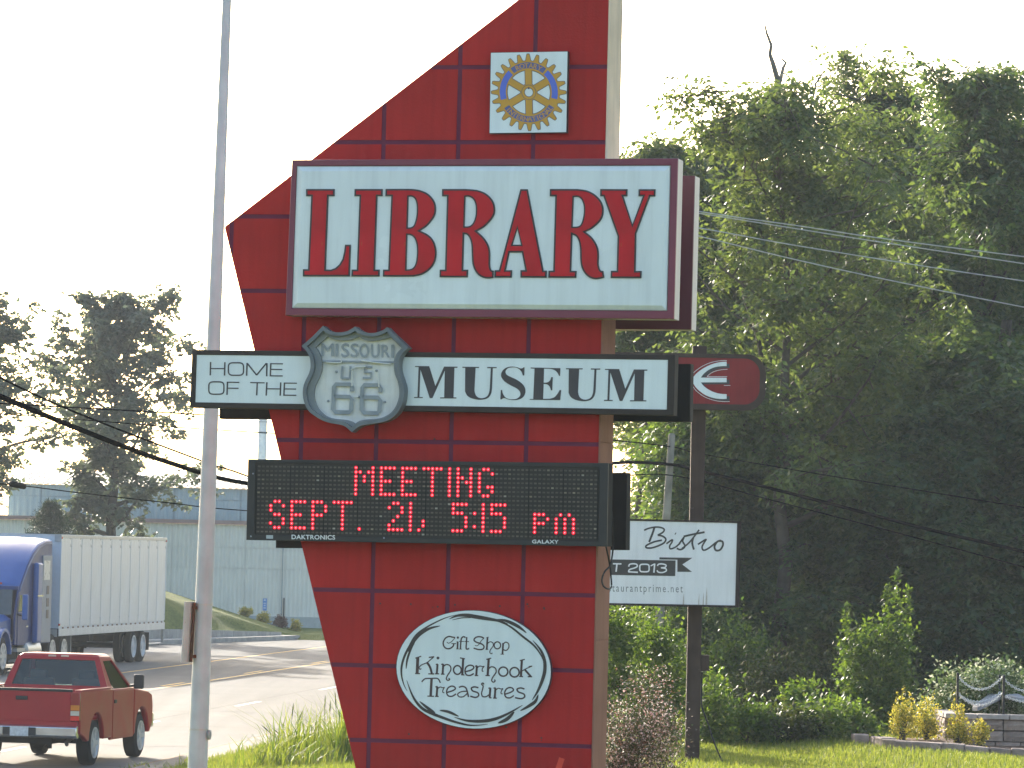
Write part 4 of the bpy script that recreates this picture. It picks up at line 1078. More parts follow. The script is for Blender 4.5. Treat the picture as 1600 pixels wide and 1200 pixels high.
wtxt((sq(434, 667, 56, 45), 2.2, 1)); wtxt(([(508, 642), (556, 617)], 1.9), ([(556, 614), (546, 722)], 2.4))
wtxt(([(588, 642), (602, 622), (645, 618), (690, 632), (680, 658), (630, 664)], 2.1), ([(630, 664), (685, 674), (694, 700), (650, 720), (600, 716), (584, 694)], 2.1))
wtxt(([(-70, 622), (-20, 612), (0, 625)], 2.2), ([(-60, 640), (0, 665), (-20, 705), (-75, 705)], 2.2))
grp = mat('grey_print', (.16, .16, .165), rough=.5)
q = MB(); add_text(q, FP, 'restaurantprime.net', 956.6, 1066.8, 911.5, 924.3, bo, 1.35, slope=.012, fit='taurantprime.net'); q.build('lettering', grp, bsn)
q = MB()
stain = mat('brown_stain', (.50, .44, .40), rough=.6, var=.2, scale=20)
for x, y0, y1, w in ((1068, 928, 946, 2.0), (1092, 928, 945, 1.2), (1104, 918, 945, 2.4), (1099, 926, 945, 1.4)):
    add_stroke(q, FP, [(x + .5, y0), (x, (y0 + y1) / 2), (x - .3, y1)], [.3, w, w * 1.2], bo, .0006)
q.build('stain', stain, bsn)
pill = thing('pill_sign', FP.map(1130, 640), 'dark red rounded end sign with a big white curved letter E', 'sign')
def rrect(x0, y0, x1, y1, r, sl=.018):
    out = [(x0, y0)]
    for cx, cy, a0 in ((x1 - r, y0 + r, -90), (x1 - r, y1 - r, 0)):
        for i in range(9):
            a = math.radians(a0 + 90 * i / 8); out.append((cx + r * math.cos(a), cy + r * math.sin(a)))
    out.append((x0, y1))
    return [(x + (600 - y) * .02, y + (x - 1100) * sl) for x, y in out]
q = MB(); boxpx(q, FP, rrect(905, 552.5, 1196.5, 640, 30), 0, .2); q.build('cabinet', mat('brown_pill_edge', (.070, .050, .043), rough=.85, spec=.08, var=.15), pill)
q = MB(); frame(q, FP, rrect(905, 552.5, 1196.5, 640, 30), rrect(910, 559, 1187, 631, 24), .2, .225); q.build('frame', mat('brown_pill_edge', (.085, .062, .055)), pill)
q = MB(); boxpx(q, FP, rrect(909, 558, 1188, 632, 24), .2005, .214); q.build('face', mat('dark_red_face', (.24, .028, .030), rough=.6, spec=.15, var=.12, scale=2, streak=.15), pill)
EV = lambda p: crop(p, 1040, 530, 8.89)
e_o = smooth_path([(848, 312), (760, 318), (650, 345), (540, 395), (440, 465), (385, 530), (375, 580), (400, 640), (460, 710), (560, 780), (680, 820), (780, 830), (848, 828)], 3)
e_i = smooth_path([(848, 763), (760, 758), (670, 735), (590, 695), (530, 650), (490, 600)], 3)
e_j = smooth_path([(490, 533), (530, 480), (600, 425), (680, 390), (770, 375), (848, 374)], 3)
E_ = e_o + e_i + [(848, 598), (848, 535)] + e_j
q = MB(); add_poly(q, FP, [EV(sh(E_, 40, 28))], .2145, .002); q.build('letter_shadow_layer', mat('charcoal_letter', (.055, .055, .062), rough=.5), pill)
q = MB(); add_poly(q, FP, [EV(E_)], .2170, .012); q.build('letter', acryl, pill)
q = MB(); th_ = .5
for pts_ in ([(360, 520), (400, 455), (520, 370), (650, 318), (780, 297), (850, 296)], [(360, 615), (420, 710), (540, 800), (680, 850), (800, 866), (890, 866)], [(575, 518), (640, 465), (740, 430), (860, 418)], [(575, 518), (855, 520)], [(810, 642), (900, 642)]):
    add_stroke(q, FP, EV(smooth_path(pts_, 4) if len(pts_) > 2 else pts_), .7, .2145, .001)
q.build('letter_outline', acryl, pill)

# ================================================================== overhead lines and the wooden stub pole
wp0, wp1 = at(1041, 812, 66), at(1050, 677, 66)
dz = (wp1 - wp0) / (wp1.z - wp0.z); gw = gzf(wp0.x, 66) - .3
o = MB().tube([wp0 + dz * (gw - wp0.z), wp0, wp1 - dz * .03, wp1], [.075, .066, .055, .035], 12).build('utility_pole', mat('weathered_pole_wood', (.30, .27, .22), rough=.9, var=.3, scale=3, streak=.45, bump=.5, bscale=20), smooth=True)
tag(o, 'short grey wooden pole behind the brown sign post', 'pole')
wire_d = mat('black_wire', (.008, .008, .009), rough=1.0, spec=0.0); wire_l = mat('bare_metal_wire', (.55, .55, .53), rough=.35, metal=.6)
def wire(pts_, rad, m, label, name='power_line', n=7):
    """pts: photo pixel plus distance"""
    o = MB().tube([at(x, y, d) for x, y, d in smooth_path(pts_, n)], rad, 6).build(name, m, smooth=True); tag(o, label, 'wire', 'overhead wires'); return o
wire([(-120, 566, 37), (0, 619, 40), (130, 673, 43), (262, 722, 46), (390, 756, 49.5), (620, 775, 55), (860, 742, 61), (960, 723.5, 63.5), (1045, 725.5, 65.9), (1090, 735, 65.5), (1200, 762, 64), (1320, 793, 62.5), (1450, 827, 61), (1600, 862, 59), (1720, 892, 57)], .027, wire_d, 'thickest black cable sagging low behind the pylon', 'cable_line')
wire([(-120, 525, 37), (0, 590, 40), (120, 645, 43), (312, 719, 47), (352, 732, 48), (500, 770, 52), (800, 765, 60), (985, 742.5, 64), (1075, 747, 65.8), (1200, 780, 64), (1400, 832, 62), (1600, 886, 59), (1720, 918, 57)], .010, wire_d, 'thin black wire just under the thickest cable')
wire([(900, 682, 62), (960, 688, 63.5), (1049, 698, 66), (1100, 710, 65.5), (1300, 744, 63), (1460, 770, 61), (1600, 793, 59), (1720, 815, 57)], .010, wire_d, 'thin black wire above the thickest cable, over the dark trees')
wire([(-60, 627, 60), (30, 632, 61), (315, 648, 64), (640, 668, 68)], .012, wire_d, 'upper of the level wires crossing the hazy tree')
wire([(-60, 642, 66), (154, 658, 68), (312, 670, 70), (640, 690, 74)], .010, wire_d, 'lower of the level wires crossing the hazy tree')
w_ = wire([(-60, 752, 60), (0, 756, 60.5), (40, 759.5, 61), (132, 771, 62), (275, 787, 64), (359, 796, 65), (640, 815, 69)], .009, wire_d, 'lowest wire, with a dark splice sleeve at the left edge')
a, b = at(15, 755.5, 60.6), at(40, 760.5, 61); o = MB().tube([a, a.lerp(b, .1), a.lerp(b, .9), b], [.02, .045, .045, .015], 10).build('splice_sleeve', black, w_, smooth=True)
for pts_, lab in (([(980, 313), (1096, 331), (1148, 339), (1248, 353), (1360, 370), (1480, 386), (1600, 401), (1720, 416)], 'topmost of the bright wires across the right hand trees'),
                  ([(980, 316), (1096, 334), (1148, 342), (1248, 358), (1360, 376), (1480, 394), (1600, 412), (1720, 430)], 'second bright wire, just below the topmost one'),
                  ([(980, 338), (1096, 357), (1168, 370), (1240, 383), (1444, 416), (1600, 439), (1720, 456)], 'third bright wire across the right hand trees'),
                  ([(980, 344), (1096, 370), (1240, 405), (1400, 440), (1600, 480), (1720, 504)], 'lowest and steepest of the bright wires')):
    wire([(x, y, 62) for x, y in pts_], .0095, wire_l, lab)
wire([(-60, 260, 140), (0, 262.5, 140), (200, 268, 140), (450, 276, 140), (640, 283, 140)], .010, wire_l, 'faint wire across the white sky behind the pole')
# ================================================================== vehicles
tyre = mat('tyre_rubber', (.018, .018, .019), rough=.85, var=.2, scale=10, bump=.3, bscale=60)
alloy = mat('alloy_rim', (.55, .56, .57), rough=.4, metal=.3, var=.1)
chromed = mat('chrome', (.62, .63, .64), rough=.18, metal=.9, var=.05)
under = mat('black_underbody', (.016, .015, .015), rough=.8, var=.3)
plast = mat('black_plastic', (.022, .022, .024), rough=.5)
def wheel(parent, c, r, w, out, spokes=5, duals=0, rimm=None):
    """tyre with its rim; out = +1/-1, the side that shows the rim"""
    c = V(c)
    t = MB().lathe(c - V((w / 2, 0, 0)), (1, 0, 0), [(w * .34, r * .60), (w * .1, r * .69), (0, r * .72), (.01, r * .86), (w * .12, r * .97), (w * .3, r), (w * .7, r), (w * .88, r * .97), (w - .01, r * .86), (w, r * .72), (w * .9, r * .69), (w * .66, r * .60)], 28).build('wheel', tyre, parent, smooth=True)
    f = c.x + out * (w / 2 - .02)
    q = MB().lathe((f, c.y, c.z), (out, 0, 0), [(-.05, r * .66), (.022, r * .69), (.024, r * .62), (-.03, r * .56), (-.035, r * .24), (.012, r * .20), (.018, r * .10)], 24)
    for k in range(spokes):
        a = 2 * math.pi * k / spokes; d = V((0, math.cos(a), math.sin(a))); s = V((0, -math.sin(a), math.cos(a)))
        p0, p1 = V((f, c.y, c.z)) + d * r * .18, V((f, c.y, c.z)) + d * r * .60
        q.hexa([p0 - s * r * .09, p0 + s * r * .09, p1 + s * r * .11, p1 - s * r * .11], [p + V((out * .016, 0, 0)) for p in (p0 - s * r * .09, p0 + s * r * .09, p1 + s * r * .11, p1 - s * r * .11)])
    q.build('rim', rimm or alloy, t, smooth=True)
    return t
def arch(cy, cz, r, zlow, n=12, rev=True):
    a0 = math.asin(max(-1, min(1, (zlow - cz) / r)))
    A = [math.pi - a0 - (math.pi - 2 * a0) * i / n for i in range(n + 1)]
    P = [(cy + r * math.cos(a), cz + r * math.sin(a)) for a in A]
    return P if rev else P[::-1]
def sidepanel(mb, prof, x0, x1, x0top=None, zt=None):
    """profile in (y, z) made solid between x0 and x1"""
    mb.prism([[V((x1, y, z)) for y, z in prof]], V((x0 - x1, 0, 0)))

# ------------------------------------------------------------------ red pickup
carred = mat('red_car_paint', (.34, .014, .020), rough=.42, var=.08, scale=2, coat=.08, spec=.28)
glass = glassmat('tinted_glass', (.82, .90, .88))
pk = thing('pickup_truck', (0, 0, 0), 'red pickup truck driving away, its tailgate towards us', 'pickup truck')
zb0 = .42
bed = MB()
for s in (1, -1):
    prof = [(-1.06, 1.265), (.955, 1.245), (.955, zb0)] + arch(0, .40, .475, zb0)[::-1] + [(-.62, zb0), (-.80, .50), (-1.06, .56)]
    sidepanel(bed, prof, s * .90, s * .985)
bed.box((0, -.05, .76), (1.80, 1.98, .05)); bed.box((0, .93, 1.0), (1.80, .05, .48))
bed_o = bed.build('bed', carred, pk, bevel=.035, seg=3)
q = MB()
for s in (1, -1): q.box((s * .935, -.05, 1.262), (.105, 2.0, .022))
q.build('bed_rail', carred, pk, bevel=.008)
tgm = MB().box((0, -1.075, 1.0), (1.66, .06, .50)); tgt = tgm.build('tailgate', carred, pk, bevel=.015, seg=3)
MB().box((0, -1.075, 1.262), (1.70, .085, .045)).build('top_cap', plast, tgt, bevel=.008)
MB().box((0, -1.108, 1.125), (.20, .02, .065)).build('handle', plast, tgt, bevel=.006)
MB().box((0, -1.09, .72), (1.90, .05, .08)).build('lower_valance', carred, pk, bevel=.01)
for s in (1, -1):
    tl = MB().box((s * .905, -1.075, 1.0), (.155, .075, .46)).build('tail_light', mat('red_lens', (.28, .012, .015), rough=.15, spec=.6), pk, bevel=.012)
    MB().box((s * .905, -1.117, .985), (.145, .012, .085)).build('amber_lens', mat('amber_lens', (.62, .20, .02), rough=.2), tl)
    MB().box((s * .905, -1.117, .895), (.145, .012, .075)).build('reversing_lens', mat('pale_lens', (.60, .52, .42), rough=.2), tl)
    MB().box((s * .905, -1.117, .812), (.145, .012, .07)).build('brake_lens', mat('bright_red_lens', (.75, .03, .02), rough=.2), tl)
bp2 = MB()
bp2.prism([[V((-.96, y, z)) for y, z in ((-1.14, .48), (-1.20, .52), (-1.20, .66), (-1.13, .69), (-1.05, .69), (-1.05, .48))]], V((1.92, 0, 0)))
bmp = bp2.build('bumper', chromed, pk, bevel=.012)
MB().box((0, -1.203, .585), (.56, .012, .13)).build('bumper_recess', plast, bmp)
MB().box((0, -1.211, .585), (.31, .006, .155)).build('license_plate', mat('pale_plate', (.55, .57, .58), rough=.4, var=.2, scale=20), bmp)
# cab
cab = MB()
for s in (1, -1):
    sidepanel(cab, [(.985, 1.225), (2.50, 1.225), (2.50, zb0 - .04), (.985, zb0 - .04)], s * .915, s * .965)
cab.box((0, .99, .95), (1.86, .04, .55)); cab.box((0, 1.75, .46), (1.84, 1.5, .08))
cab_o = cab.build('cab', carred, pk, bevel=.015, seg=3)
BL = [(-.905, .985, 1.225), (.905, .985, 1.225), (.705, 1.13, 1.745), (-.705, 1.13, 1.745)]
FL = [(-.905, 2.60, 1.205), (.905, 2.60, 1.205), (.690, 1.86, 1.745), (-.690, 1.86, 1.745)]
def framepart(mb, quad, ins, th):
    P = [V(p) for p in quad]; c = sum(P, V()) / 4
    nrm = (P[1] - P[0]).cross(P[3] - P[0]).normalized()
    a, b, cc, d = P
    I = [a.lerp(b, ins[0]).lerp(d.lerp(cc, ins[0]), ins[2]), b.lerp(a, ins[1]).lerp(cc.lerp(d, ins[1]), ins[2]), cc.lerp(d, ins[1]).lerp(b.lerp(a, ins[1]), ins[3]), d.lerp(cc, ins[0]).lerp(a.lerp(b, ins[0]), ins[3])]
    mb.prism([P, I], nrm * th)
    return I, nrm
gh = MB()
Ir, nr = framepart(gh, BL, (.065, .065, .07, .10), .05)
If, nf = framepart(gh, FL, (.05, .05, .03, .05), .04)
Is = []
for s in (1, -1):
    Q = [(s * .905, .985, 1.225), (s * .905, 2.60, 1.205), (s * .69, 1.86, 1.745), (s * .705, 1.13, 1.745)]
    I, n_ = framepart(gh, Q, (.16, .06, .02, .10), -.04 * s); Is.append((I, n_, s))
gh.build('window_frame', carred, cab_o, bevel=.01)
rf = MB().hexa([(-.72, 1.09, 1.74), (.72, 1.09, 1.74), (.70, 1.90, 1.74), (-.70, 1.90, 1.74)], [(-.64, 1.16, 1.805), (.64, 1.16, 1.805), (.62, 1.82, 1.80), (-.62, 1.82, 1.80)])
rf.build('roof', carred, pk, bevel=.03, seg=3)
def pane(I, n_, o, name): 
    q = MB(); q.prism([[p + n_ * o for p in I]], n_ * .006); return q.build(name, glass, pk)
pane(Ir, nr, .02, 'rear_window'); pane(If, nf, .02, 'windshield')
for I, n_, s in Is: pane(I, n_ * -s, .02, 'side_window')
lampm = mat('pale_lens', (.60, .52, .42))
q = MB(); q.box((-.11, 1.075, 1.765), (.13, .02, .03)); q.box((.11, 1.075, 1.765), (.13, .02, .03)); q.build('roof_lamp', lampm, pk)
seat = mat('grey_seat_cloth', (.055, .055, .06), rough=.9)
for s in (-.42, .42):
    st_ = MB().box((s, 1.42, 1.05), (.52, .16, .66)).build('seat', seat, pk, bevel=.04, seg=3)
    MB().box((s, 1.40, 1.44), (.30, .10, .17)).build('headrest', seat, st_, bevel=.04, seg=3)
MB().box((0, 2.30, 1.15), (1.7, .35, .18)).build('dashboard', plast, pk, bevel=.04)
for s in (1, -1):
    d = MB().box((s * .969, 1.72, .80), (.012, 1.30, .80)).build('door', carred, pk, bevel=.006)
    MB().box((s * .980, 1.19, 1.02), (.022, .15, .06)).build('door_handle', plast, d, bevel=.006)
    m_ = MB().box((s * 1.12, 2.19, 1.33), (.17, .10, .25)).build('mirror', plast, pk, bevel=.03, seg=3)
    MB().tube([(s * .95, 2.24, 1.25), (s * 1.07, 2.20, 1.27)], .025, 8).build('mirror_arm', plast, m_)
for s in (1, -1):
    fen = MB(); prof = [(2.505, 1.20), (3.30, 1.155), (3.74, 1.05), (3.80, .90), (3.80, .60), (3.62, zb0)] + arch(3.05, .40, .475, zb0)[::-1] + [(2.505, zb0 - .03)]
    sidepanel(fen, prof, s * .86, s * .975); fen.build('fender', carred, pk, bevel=.03, seg=3)
MB().hexa([(-.87, 2.56, 1.0), (.87, 2.56, 1.0), (.87, 3.78, .95), (-.87, 3.78, .95)], [(-.87, 2.56, 1.235), (.87, 2.56, 1.235), (.84, 3.72, 1.10), (-.84, 3.72, 1.10)]).build('hood', carred, pk, bevel=.03, seg=3)
MB().box((0, 3.84, .62), (1.93, .16, .26)).build('front_bumper', chromed, pk, bevel=.03)
for s in (1, -1): MB().box((s * .78, 3.80, .88), (.34, .06, .18)).build('headlight', mat('clear_lens', (.6, .62, .62), rough=.1), pk, bevel=.02)
q = MB().box((0, 1.3, .46), (1.0, 4.6, .16)); q.tube([(-.9, 0, .40), (.9, 0, .40)], .05, 8); q.lathe((0, -.14, .40), (0, 1, 0), [(0, .06), (.06, .15), (.2, .15), (.28, .06)], 12)
q.lathe((0, -.72, .47), (0, 0, 1), [(0, .33), (.05, .36), (.14, .36), (.18, .33)], 20); q.box((.42, -.85, .36), (.05, .12, .12)); q.box((-.52, -1.0, .38), (.05, .05, .14))
for s in (1, -1): q.box((s * .78, 0, .62), (.2, 1.0, .3)); q.box((s * .78, 3.05, .62), (.16, 1.0, .3))
q.build('chassis', under, pk)
MB().tube([(.62, -.2, .45), (.66, -.7, .40), (.74, -.95, .38)], .035, 8).build('tail_pipe', mat('sooty_steel', (.1, .09, .085), metal=.5), pk)
for s in (1, -1):
    wheel(pk, (s * .835, 0, .375), .375, .25, s); wheel(pk, (s * .835, 3.05, .375), .375, .25, s)
h = math.radians(9.3)
pk.location = (-7.71, 69.25, .0); pk.rotation_euler = (0, 0, -h)

# ------------------------------------------------------------------ white semi-trailer and blue tractor
TROT = math.radians(180 - 8.0); TLOC = (-14.09, 119.5, 0.0)
tw = mat('white_trailer_sheet', (.62, .68, .75), rough=.30, var=.06, scale=.9, streak=.14, spec=.6)
tw2 = mat('white_trailer_rail', (.72, .72, .71), rough=.4, var=.08, scale=3, streak=.1)
tfr = mat('trailer_front_paint', (.60, .66, .72), rough=.4, var=.05)
LT = 13.7
tr = thing('semi_trailer', (0, 0, 0), 'long white box trailer behind the blue tractor', 'trailer')
MB().box((0, -LT / 2, 2.52), (2.56, LT - .04, 2.66)).build('box_body', tfr, tr)
pw = LT / 11; ps = []
for s in (-1, 1):
    for k in range(11):
        y = -(k + .5) * pw
        if k == 0: p = MB().box((s * 1.289, y, 2.52), (.018, pw - .010, 2.54)).build('panel', tw, tr, bevel=.004)
        else: p = inst(p0, (s * 1.289, y, 2.52), tr)
        if k == 0: p0 = p
for s in (-1, 1):
    q = MB()
    for k in range(12): q.box((s * 1.300, -k * pw if 0 < k < 11 else (-.02 if k == 0 else -LT + .02), 2.52), (.012, .03, 2.52))
    q.build('seam_strip', tw, tr)
for s in (-1, 1):
    MB().box((s * 1.297, -LT / 2, 1.08), (.03, LT, .22)).build('bottom_rail', tw2, tr, bevel=.006)
    MB().box((s * 1.297, -LT / 2, 3.83), (.035, LT, .09)).build('top_rail', mat('cream_rail', (.62, .60, .54), rough=.4), tr, bevel=.006)
MB().box((0, -LT / 2, 3.875), (2.54, LT - .06, .02)).build('roof', tw, tr)
q = MB()
for k in range(22):
    q.box((-1.315, -.4 - k * .61, 1.205), (.012, .16, .04))
o = q.build('tie_down', mat('rusty_fitting', (.20, .12, .09), rough=.8), tr); o['kind'] = 'stuff'
redl = mat('small_red_lamp', (.6, .06, .03), rough=.25)
for y, z in ((-.05, 3.79), (-.03, 1.30), (-LT + .06, 3.78)):
    MB().box((-1.30, y, z), (.04, .09, .06)).build('marker_lamp', redl, tr)
MB().box((-1.20, .015, 3.78), (.18, .03, .20)).build('corner_cap', mat('grey_corner', (.35, .37, .38)), tr)
MB().box((0, .01, 1.06), (2.5, .03, .22)).build('front_rail', mat('grey_corner', (.35, .37, .38)), tr)
q = MB()
q.box((0, -LT / 2, .93), (1.1, LT - .4, .14))
for k in range(14): q.box((0, -.6 - k * .95, .99), (2.4, .08, .05))
q.box((0, -10.2, .74), (1.1, 2.9, .22))
for y in (-9.6, -10.85): q.tube([(-1.1, y, .5), (1.1, y, .5)], .07, 8)
for s in (-1, 1):
    q.box((s * 1.0, -11.75, .62), (.5, .03, .55)); q.box((s * .95, -8.9, .6), (.06, .06, .5))
q.box((.2, -5.4, .80), (.9, .5, .3)); q.box((-.2, -7.0, .82), (.7, .5, .24))
q.build('under_frame', under, tr)
for s in (-1, 1):
    g_ = MB().box((s * .92, -2.7, .62), (.14, .14, .80)).build('landing_gear', mat('grey_gear_leg', (.20, .20, .20), rough=.7), tr)
    MB().box((s * .92, -2.7, .20), (.26, .3, .03)).build('foot', under, g_)
gm = mat('galvanised_bar', (.40, .41, .42), metal=.4, rough=.5)
q = MB(); q.tube([(-1.24, -LT - .02, 1.0), (-1.24, -LT - .02, .58), (-1.14, -LT - .02, .50), (1.14, -LT - .02, .50), (1.24, -LT - .02, .58), (1.24, -LT - .02, 1.0)], .045, 8)
q.tube([(-1.2, -LT - .02, .52), (-1.2, -11.9, .52)], .03, 8); q.build('underride_guard', gm, tr)
for y in (-9.6, -10.85):
    for s in (-1, 1):
        wheel(tr, (s * 1.14, y, .50), .50, .27, s, 0, rimm=mat('white_wheel_disc', (.62, .64, .66), rough=.4)); wheel(tr, (s * .83, y, .50), .50, .27, s, 0, rimm=mat('white_wheel_disc', (.62, .64, .66)))
tr.location = TLOC; tr.rotation_euler = (0, 0, TROT)

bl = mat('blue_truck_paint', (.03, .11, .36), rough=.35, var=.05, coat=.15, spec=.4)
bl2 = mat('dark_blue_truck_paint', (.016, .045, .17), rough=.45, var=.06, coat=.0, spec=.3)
tk = thing('truck_tractor', (0, 0, 0), 'blue sleeper cab tractor facing us, cut off by the left edge', 'truck')
def roofz(y): return float(np.interp(y, [.7, 1.4, 2.1, 2.8, 3.4, 3.9, 4.25], [3.72, 3.71, 3.60, 3.36, 3.02, 2.64, 2.36]))
ysr = [.7, 1.05, 1.4, 1.75, 2.1, 2.45, 2.8, 3.1, 3.4, 3.65, 3.9, 4.1, 4.25]
q = MB()   # sleeper and cab side walls follow the roof line
prof = [(y, roofz(y) - .03) for y in ysr] + [(4.32, 2.30), (4.62, 1.62), (4.62, .80), (.7, .80)]
for s in (-1, 1): sidepanel(q, prof, s * 1.16, s * 1.22)
q.box((0, .72, 2.25), (2.36, .05, 2.9)); q.box((0, 2.6, .84), (2.3, 3.9, .08))
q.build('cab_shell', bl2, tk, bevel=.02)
q = MB()   # rounded roof fairing
rows = []
for y in ysr:
    z = roofz(y); rows.append([(-1.24, y, z - .10), (-1.16, y, z + .0), (-.8, y, z + .05), (0, y, z + .07), (.8, y, z + .05), (1.16, y, z), (1.24, y, z - .10)])
k = len(q.v); m = len(rows[0]); q.v += [V(p) for r_ in rows for p in r_]
for i in range(len(rows) - 1):
    for j in range(m - 1): q.f.append((k + i * m + j, k + i * m + j + 1, k + (i + 1) * m + j + 1, k + (i + 1) * m + j))
fair = q.build('roof_fairing', bl, tk, smooth=True); sd = fair.modifiers.new('thickness', 'SOLIDIFY'); sd.thickness = .03
for xx in (-.62, .1, .75): MB().box((xx, 4.20, 2.49), (.16, .06, .05)).build('cab_lamp', redl, tk)
WS = [V((-1.12, 4.64, 1.62)), V((1.12, 4.64, 1.62)), V((1.05, 4.30, 2.34)), V((-1.05, 4.30, 2.34))]
q = MB(); nrm = (WS[1] - WS[0]).cross(WS[3] - WS[0]).normalized(); q.prism([WS], nrm * -.03); q.build('windshield', mat('dark_windshield', (.05, .07, .08), rough=.06, spec=.8), tk)
MB().box((0, 4.29, 2.37), (2.4, .10, .10)).build('sun_visor', bl2, tk)
for s in (-1, 1):
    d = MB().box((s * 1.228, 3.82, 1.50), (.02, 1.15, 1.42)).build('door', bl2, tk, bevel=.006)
    MB().prism([[V((s * 1.240, y, z)) for y, z in ((3.30, 1.72), (4.40, 1.72), (4.22, 2.18), (3.30, 2.18))]], V((-s * .008, 0, 0))).build('door_window', mat('dark_window', (.012, .014, .015), rough=.06, spec=.8), d)
    MB().box((s * 1.246, 3.42, 1.30), (.02, .2, .05)).build('door_handle', chromed, d)
    ex = MB().box((s * 1.235, 1.30, 2.05), (.035, 1.05, 2.45)).build('side_extender', mat('polished_grey_panel', (.22, .27, .34), rough=.45, metal=.1, var=.1, scale=2), tk, bevel=.01)
    MB().box((s * 1.256, 1.40, 2.86), (.012, .70, .55)).build('bright_window', mat('pale_window', (.55, .57, .58), rough=.3, metal=.1), ex)
    for z in (2.30, 1.95, 1.62): MB().box((s * 1.256, 1.22, z), (.012, .26, .24)).build('access_panel', mat('brownish_panel', (.12, .105, .10), rough=.5), ex)
    q = MB().box((s * 1.30, 2.55, 1.95), (.16, .55, 2.25)); q.build('sleeper_fairing', bl, tk, bevel=.06, seg=3)
    MB().box((s * 1.385, 2.55, 2.15), (.014, .56, .05)).build('trim_strip', chromed, tk)
    m_ = MB().box((s * 1.48, 4.55, 1.85), (.16, .12, .70)).build('mirror', mat('blue_truck_paint', (.035, .105, .30)), tk, bevel=.03)
    MB().tube([(s * 1.2, 4.4, 1.65), (s * 1.46, 4.55, 1.60)], .025, 8).build('mirror_arm', plast, m_)
    MB().lathe((s * 1.0, 2.0, .62), (0, 1, 0), [(0, .30), (.02, .33), (1.48, .33), (1.5, .30)], 20).build('fuel_tank', mat('dull_aluminium', (.42, .42, .41), metal=.6, rough=.4), tk, smooth=True)
    st_ = MB().box((s * 1.14, 4.05, .66), (.26, .9, .10)).build('step', mat('dull_aluminium', (.42, .42, .41)), tk)
    MB().box((s * 1.14, 4.05, .36), (.28, .9, .07)).build('lower_step', mat('dull_aluminium', (.42, .42, .41)), st_)
    MB().box((s * .98, 4.05, .52), (.1, 1.0, .5)).build('side_skirt', under, tk)
hood = MB()
rows = []
for y, zt, w, zl in ((4.62, 1.66, 1.10, 1.05), (5.2, 1.60, 1.04, 1.05), (6.2, 1.48, .96, 1.0), (6.8, 1.32, .90, .95), (7.0, 1.05, .86, .7)):
    rows.append([(-w, y, zl), (-w, y, zt - .14), (-w * .82, y, zt - .02), (0, y, zt + .03), (w * .82, y, zt - .02), (w, y, zt - .14), (w, y, zl)])
m = 7; hood.v += [V(p) for r_ in rows for p in r_]
for i in range(4):
    for j in range(6): hood.f.append((i * m + j, i * m + j + 1, (i + 1) * m + j + 1, (i + 1) * m + j))
hood.build('hood', bl, tk, smooth=True)
for s in (-1, 1):
    q = MB(); A = arch(5.75, .56, .72, .56, 14); B = arch(5.75, .56, .62, .56, 14)
    q.prism([[V((s * 1.26, y, z)) for y, z in A] + [V((s * 1.26, y, z)) for y, z in B[::-1]]], V((-s * .42, 0, 0)))
    q.prism([[V((s * 1.05, y, z)) for y, z in A]], V((-s * .03, 0, 0)))
    q.build('fender', bl, tk, bevel=.04, seg=3)
    MB().box((s * 1.0, 6.72, .92), (.36, .25, .28)).build('headlight', mat('amber_clear_lens', (.65, .5, .42), rough=.12), tk, bevel=.05)
    wheel(tk, (s * 1.06, 5.75, .52), .52, .30, s, 8)
    for y in (.25, -1.1): wheel(tk, (s * 1.06, y, .52), .52, .27, s, 8); wheel(tk, (s * .76, y, .52), .52, .27, s, 0)
MB().box((0, 6.95, .62), (2.4, .3, .45)).build('bumper', bl, tk, bevel=.06)
q = MB().box((0, 2.4, .66), (.9, 8.6, .26)); q.box((0, -.4, .95), (1.0, 1.2, .1))
for y in (5.75, .25, -1.1): q.tube([(-1, y, .52), (1, y, .52)], .08, 8)
q.build('chassis', under, tk)
MB().tube([(.9, .45, 1.0), (.9, .45, 3.3)], .07, 10).build('exhaust_stack', chromed, tk)
for s in (-.3, .25): MB().tube([(s, .66, 1.6), (s - .1, .35, 1.2), (s, .05, 1.25)], .02, 6).build('air_hose', plast, tk)
tk.location = TLOC; tk.rotation_euler = (0, 0, TROT)

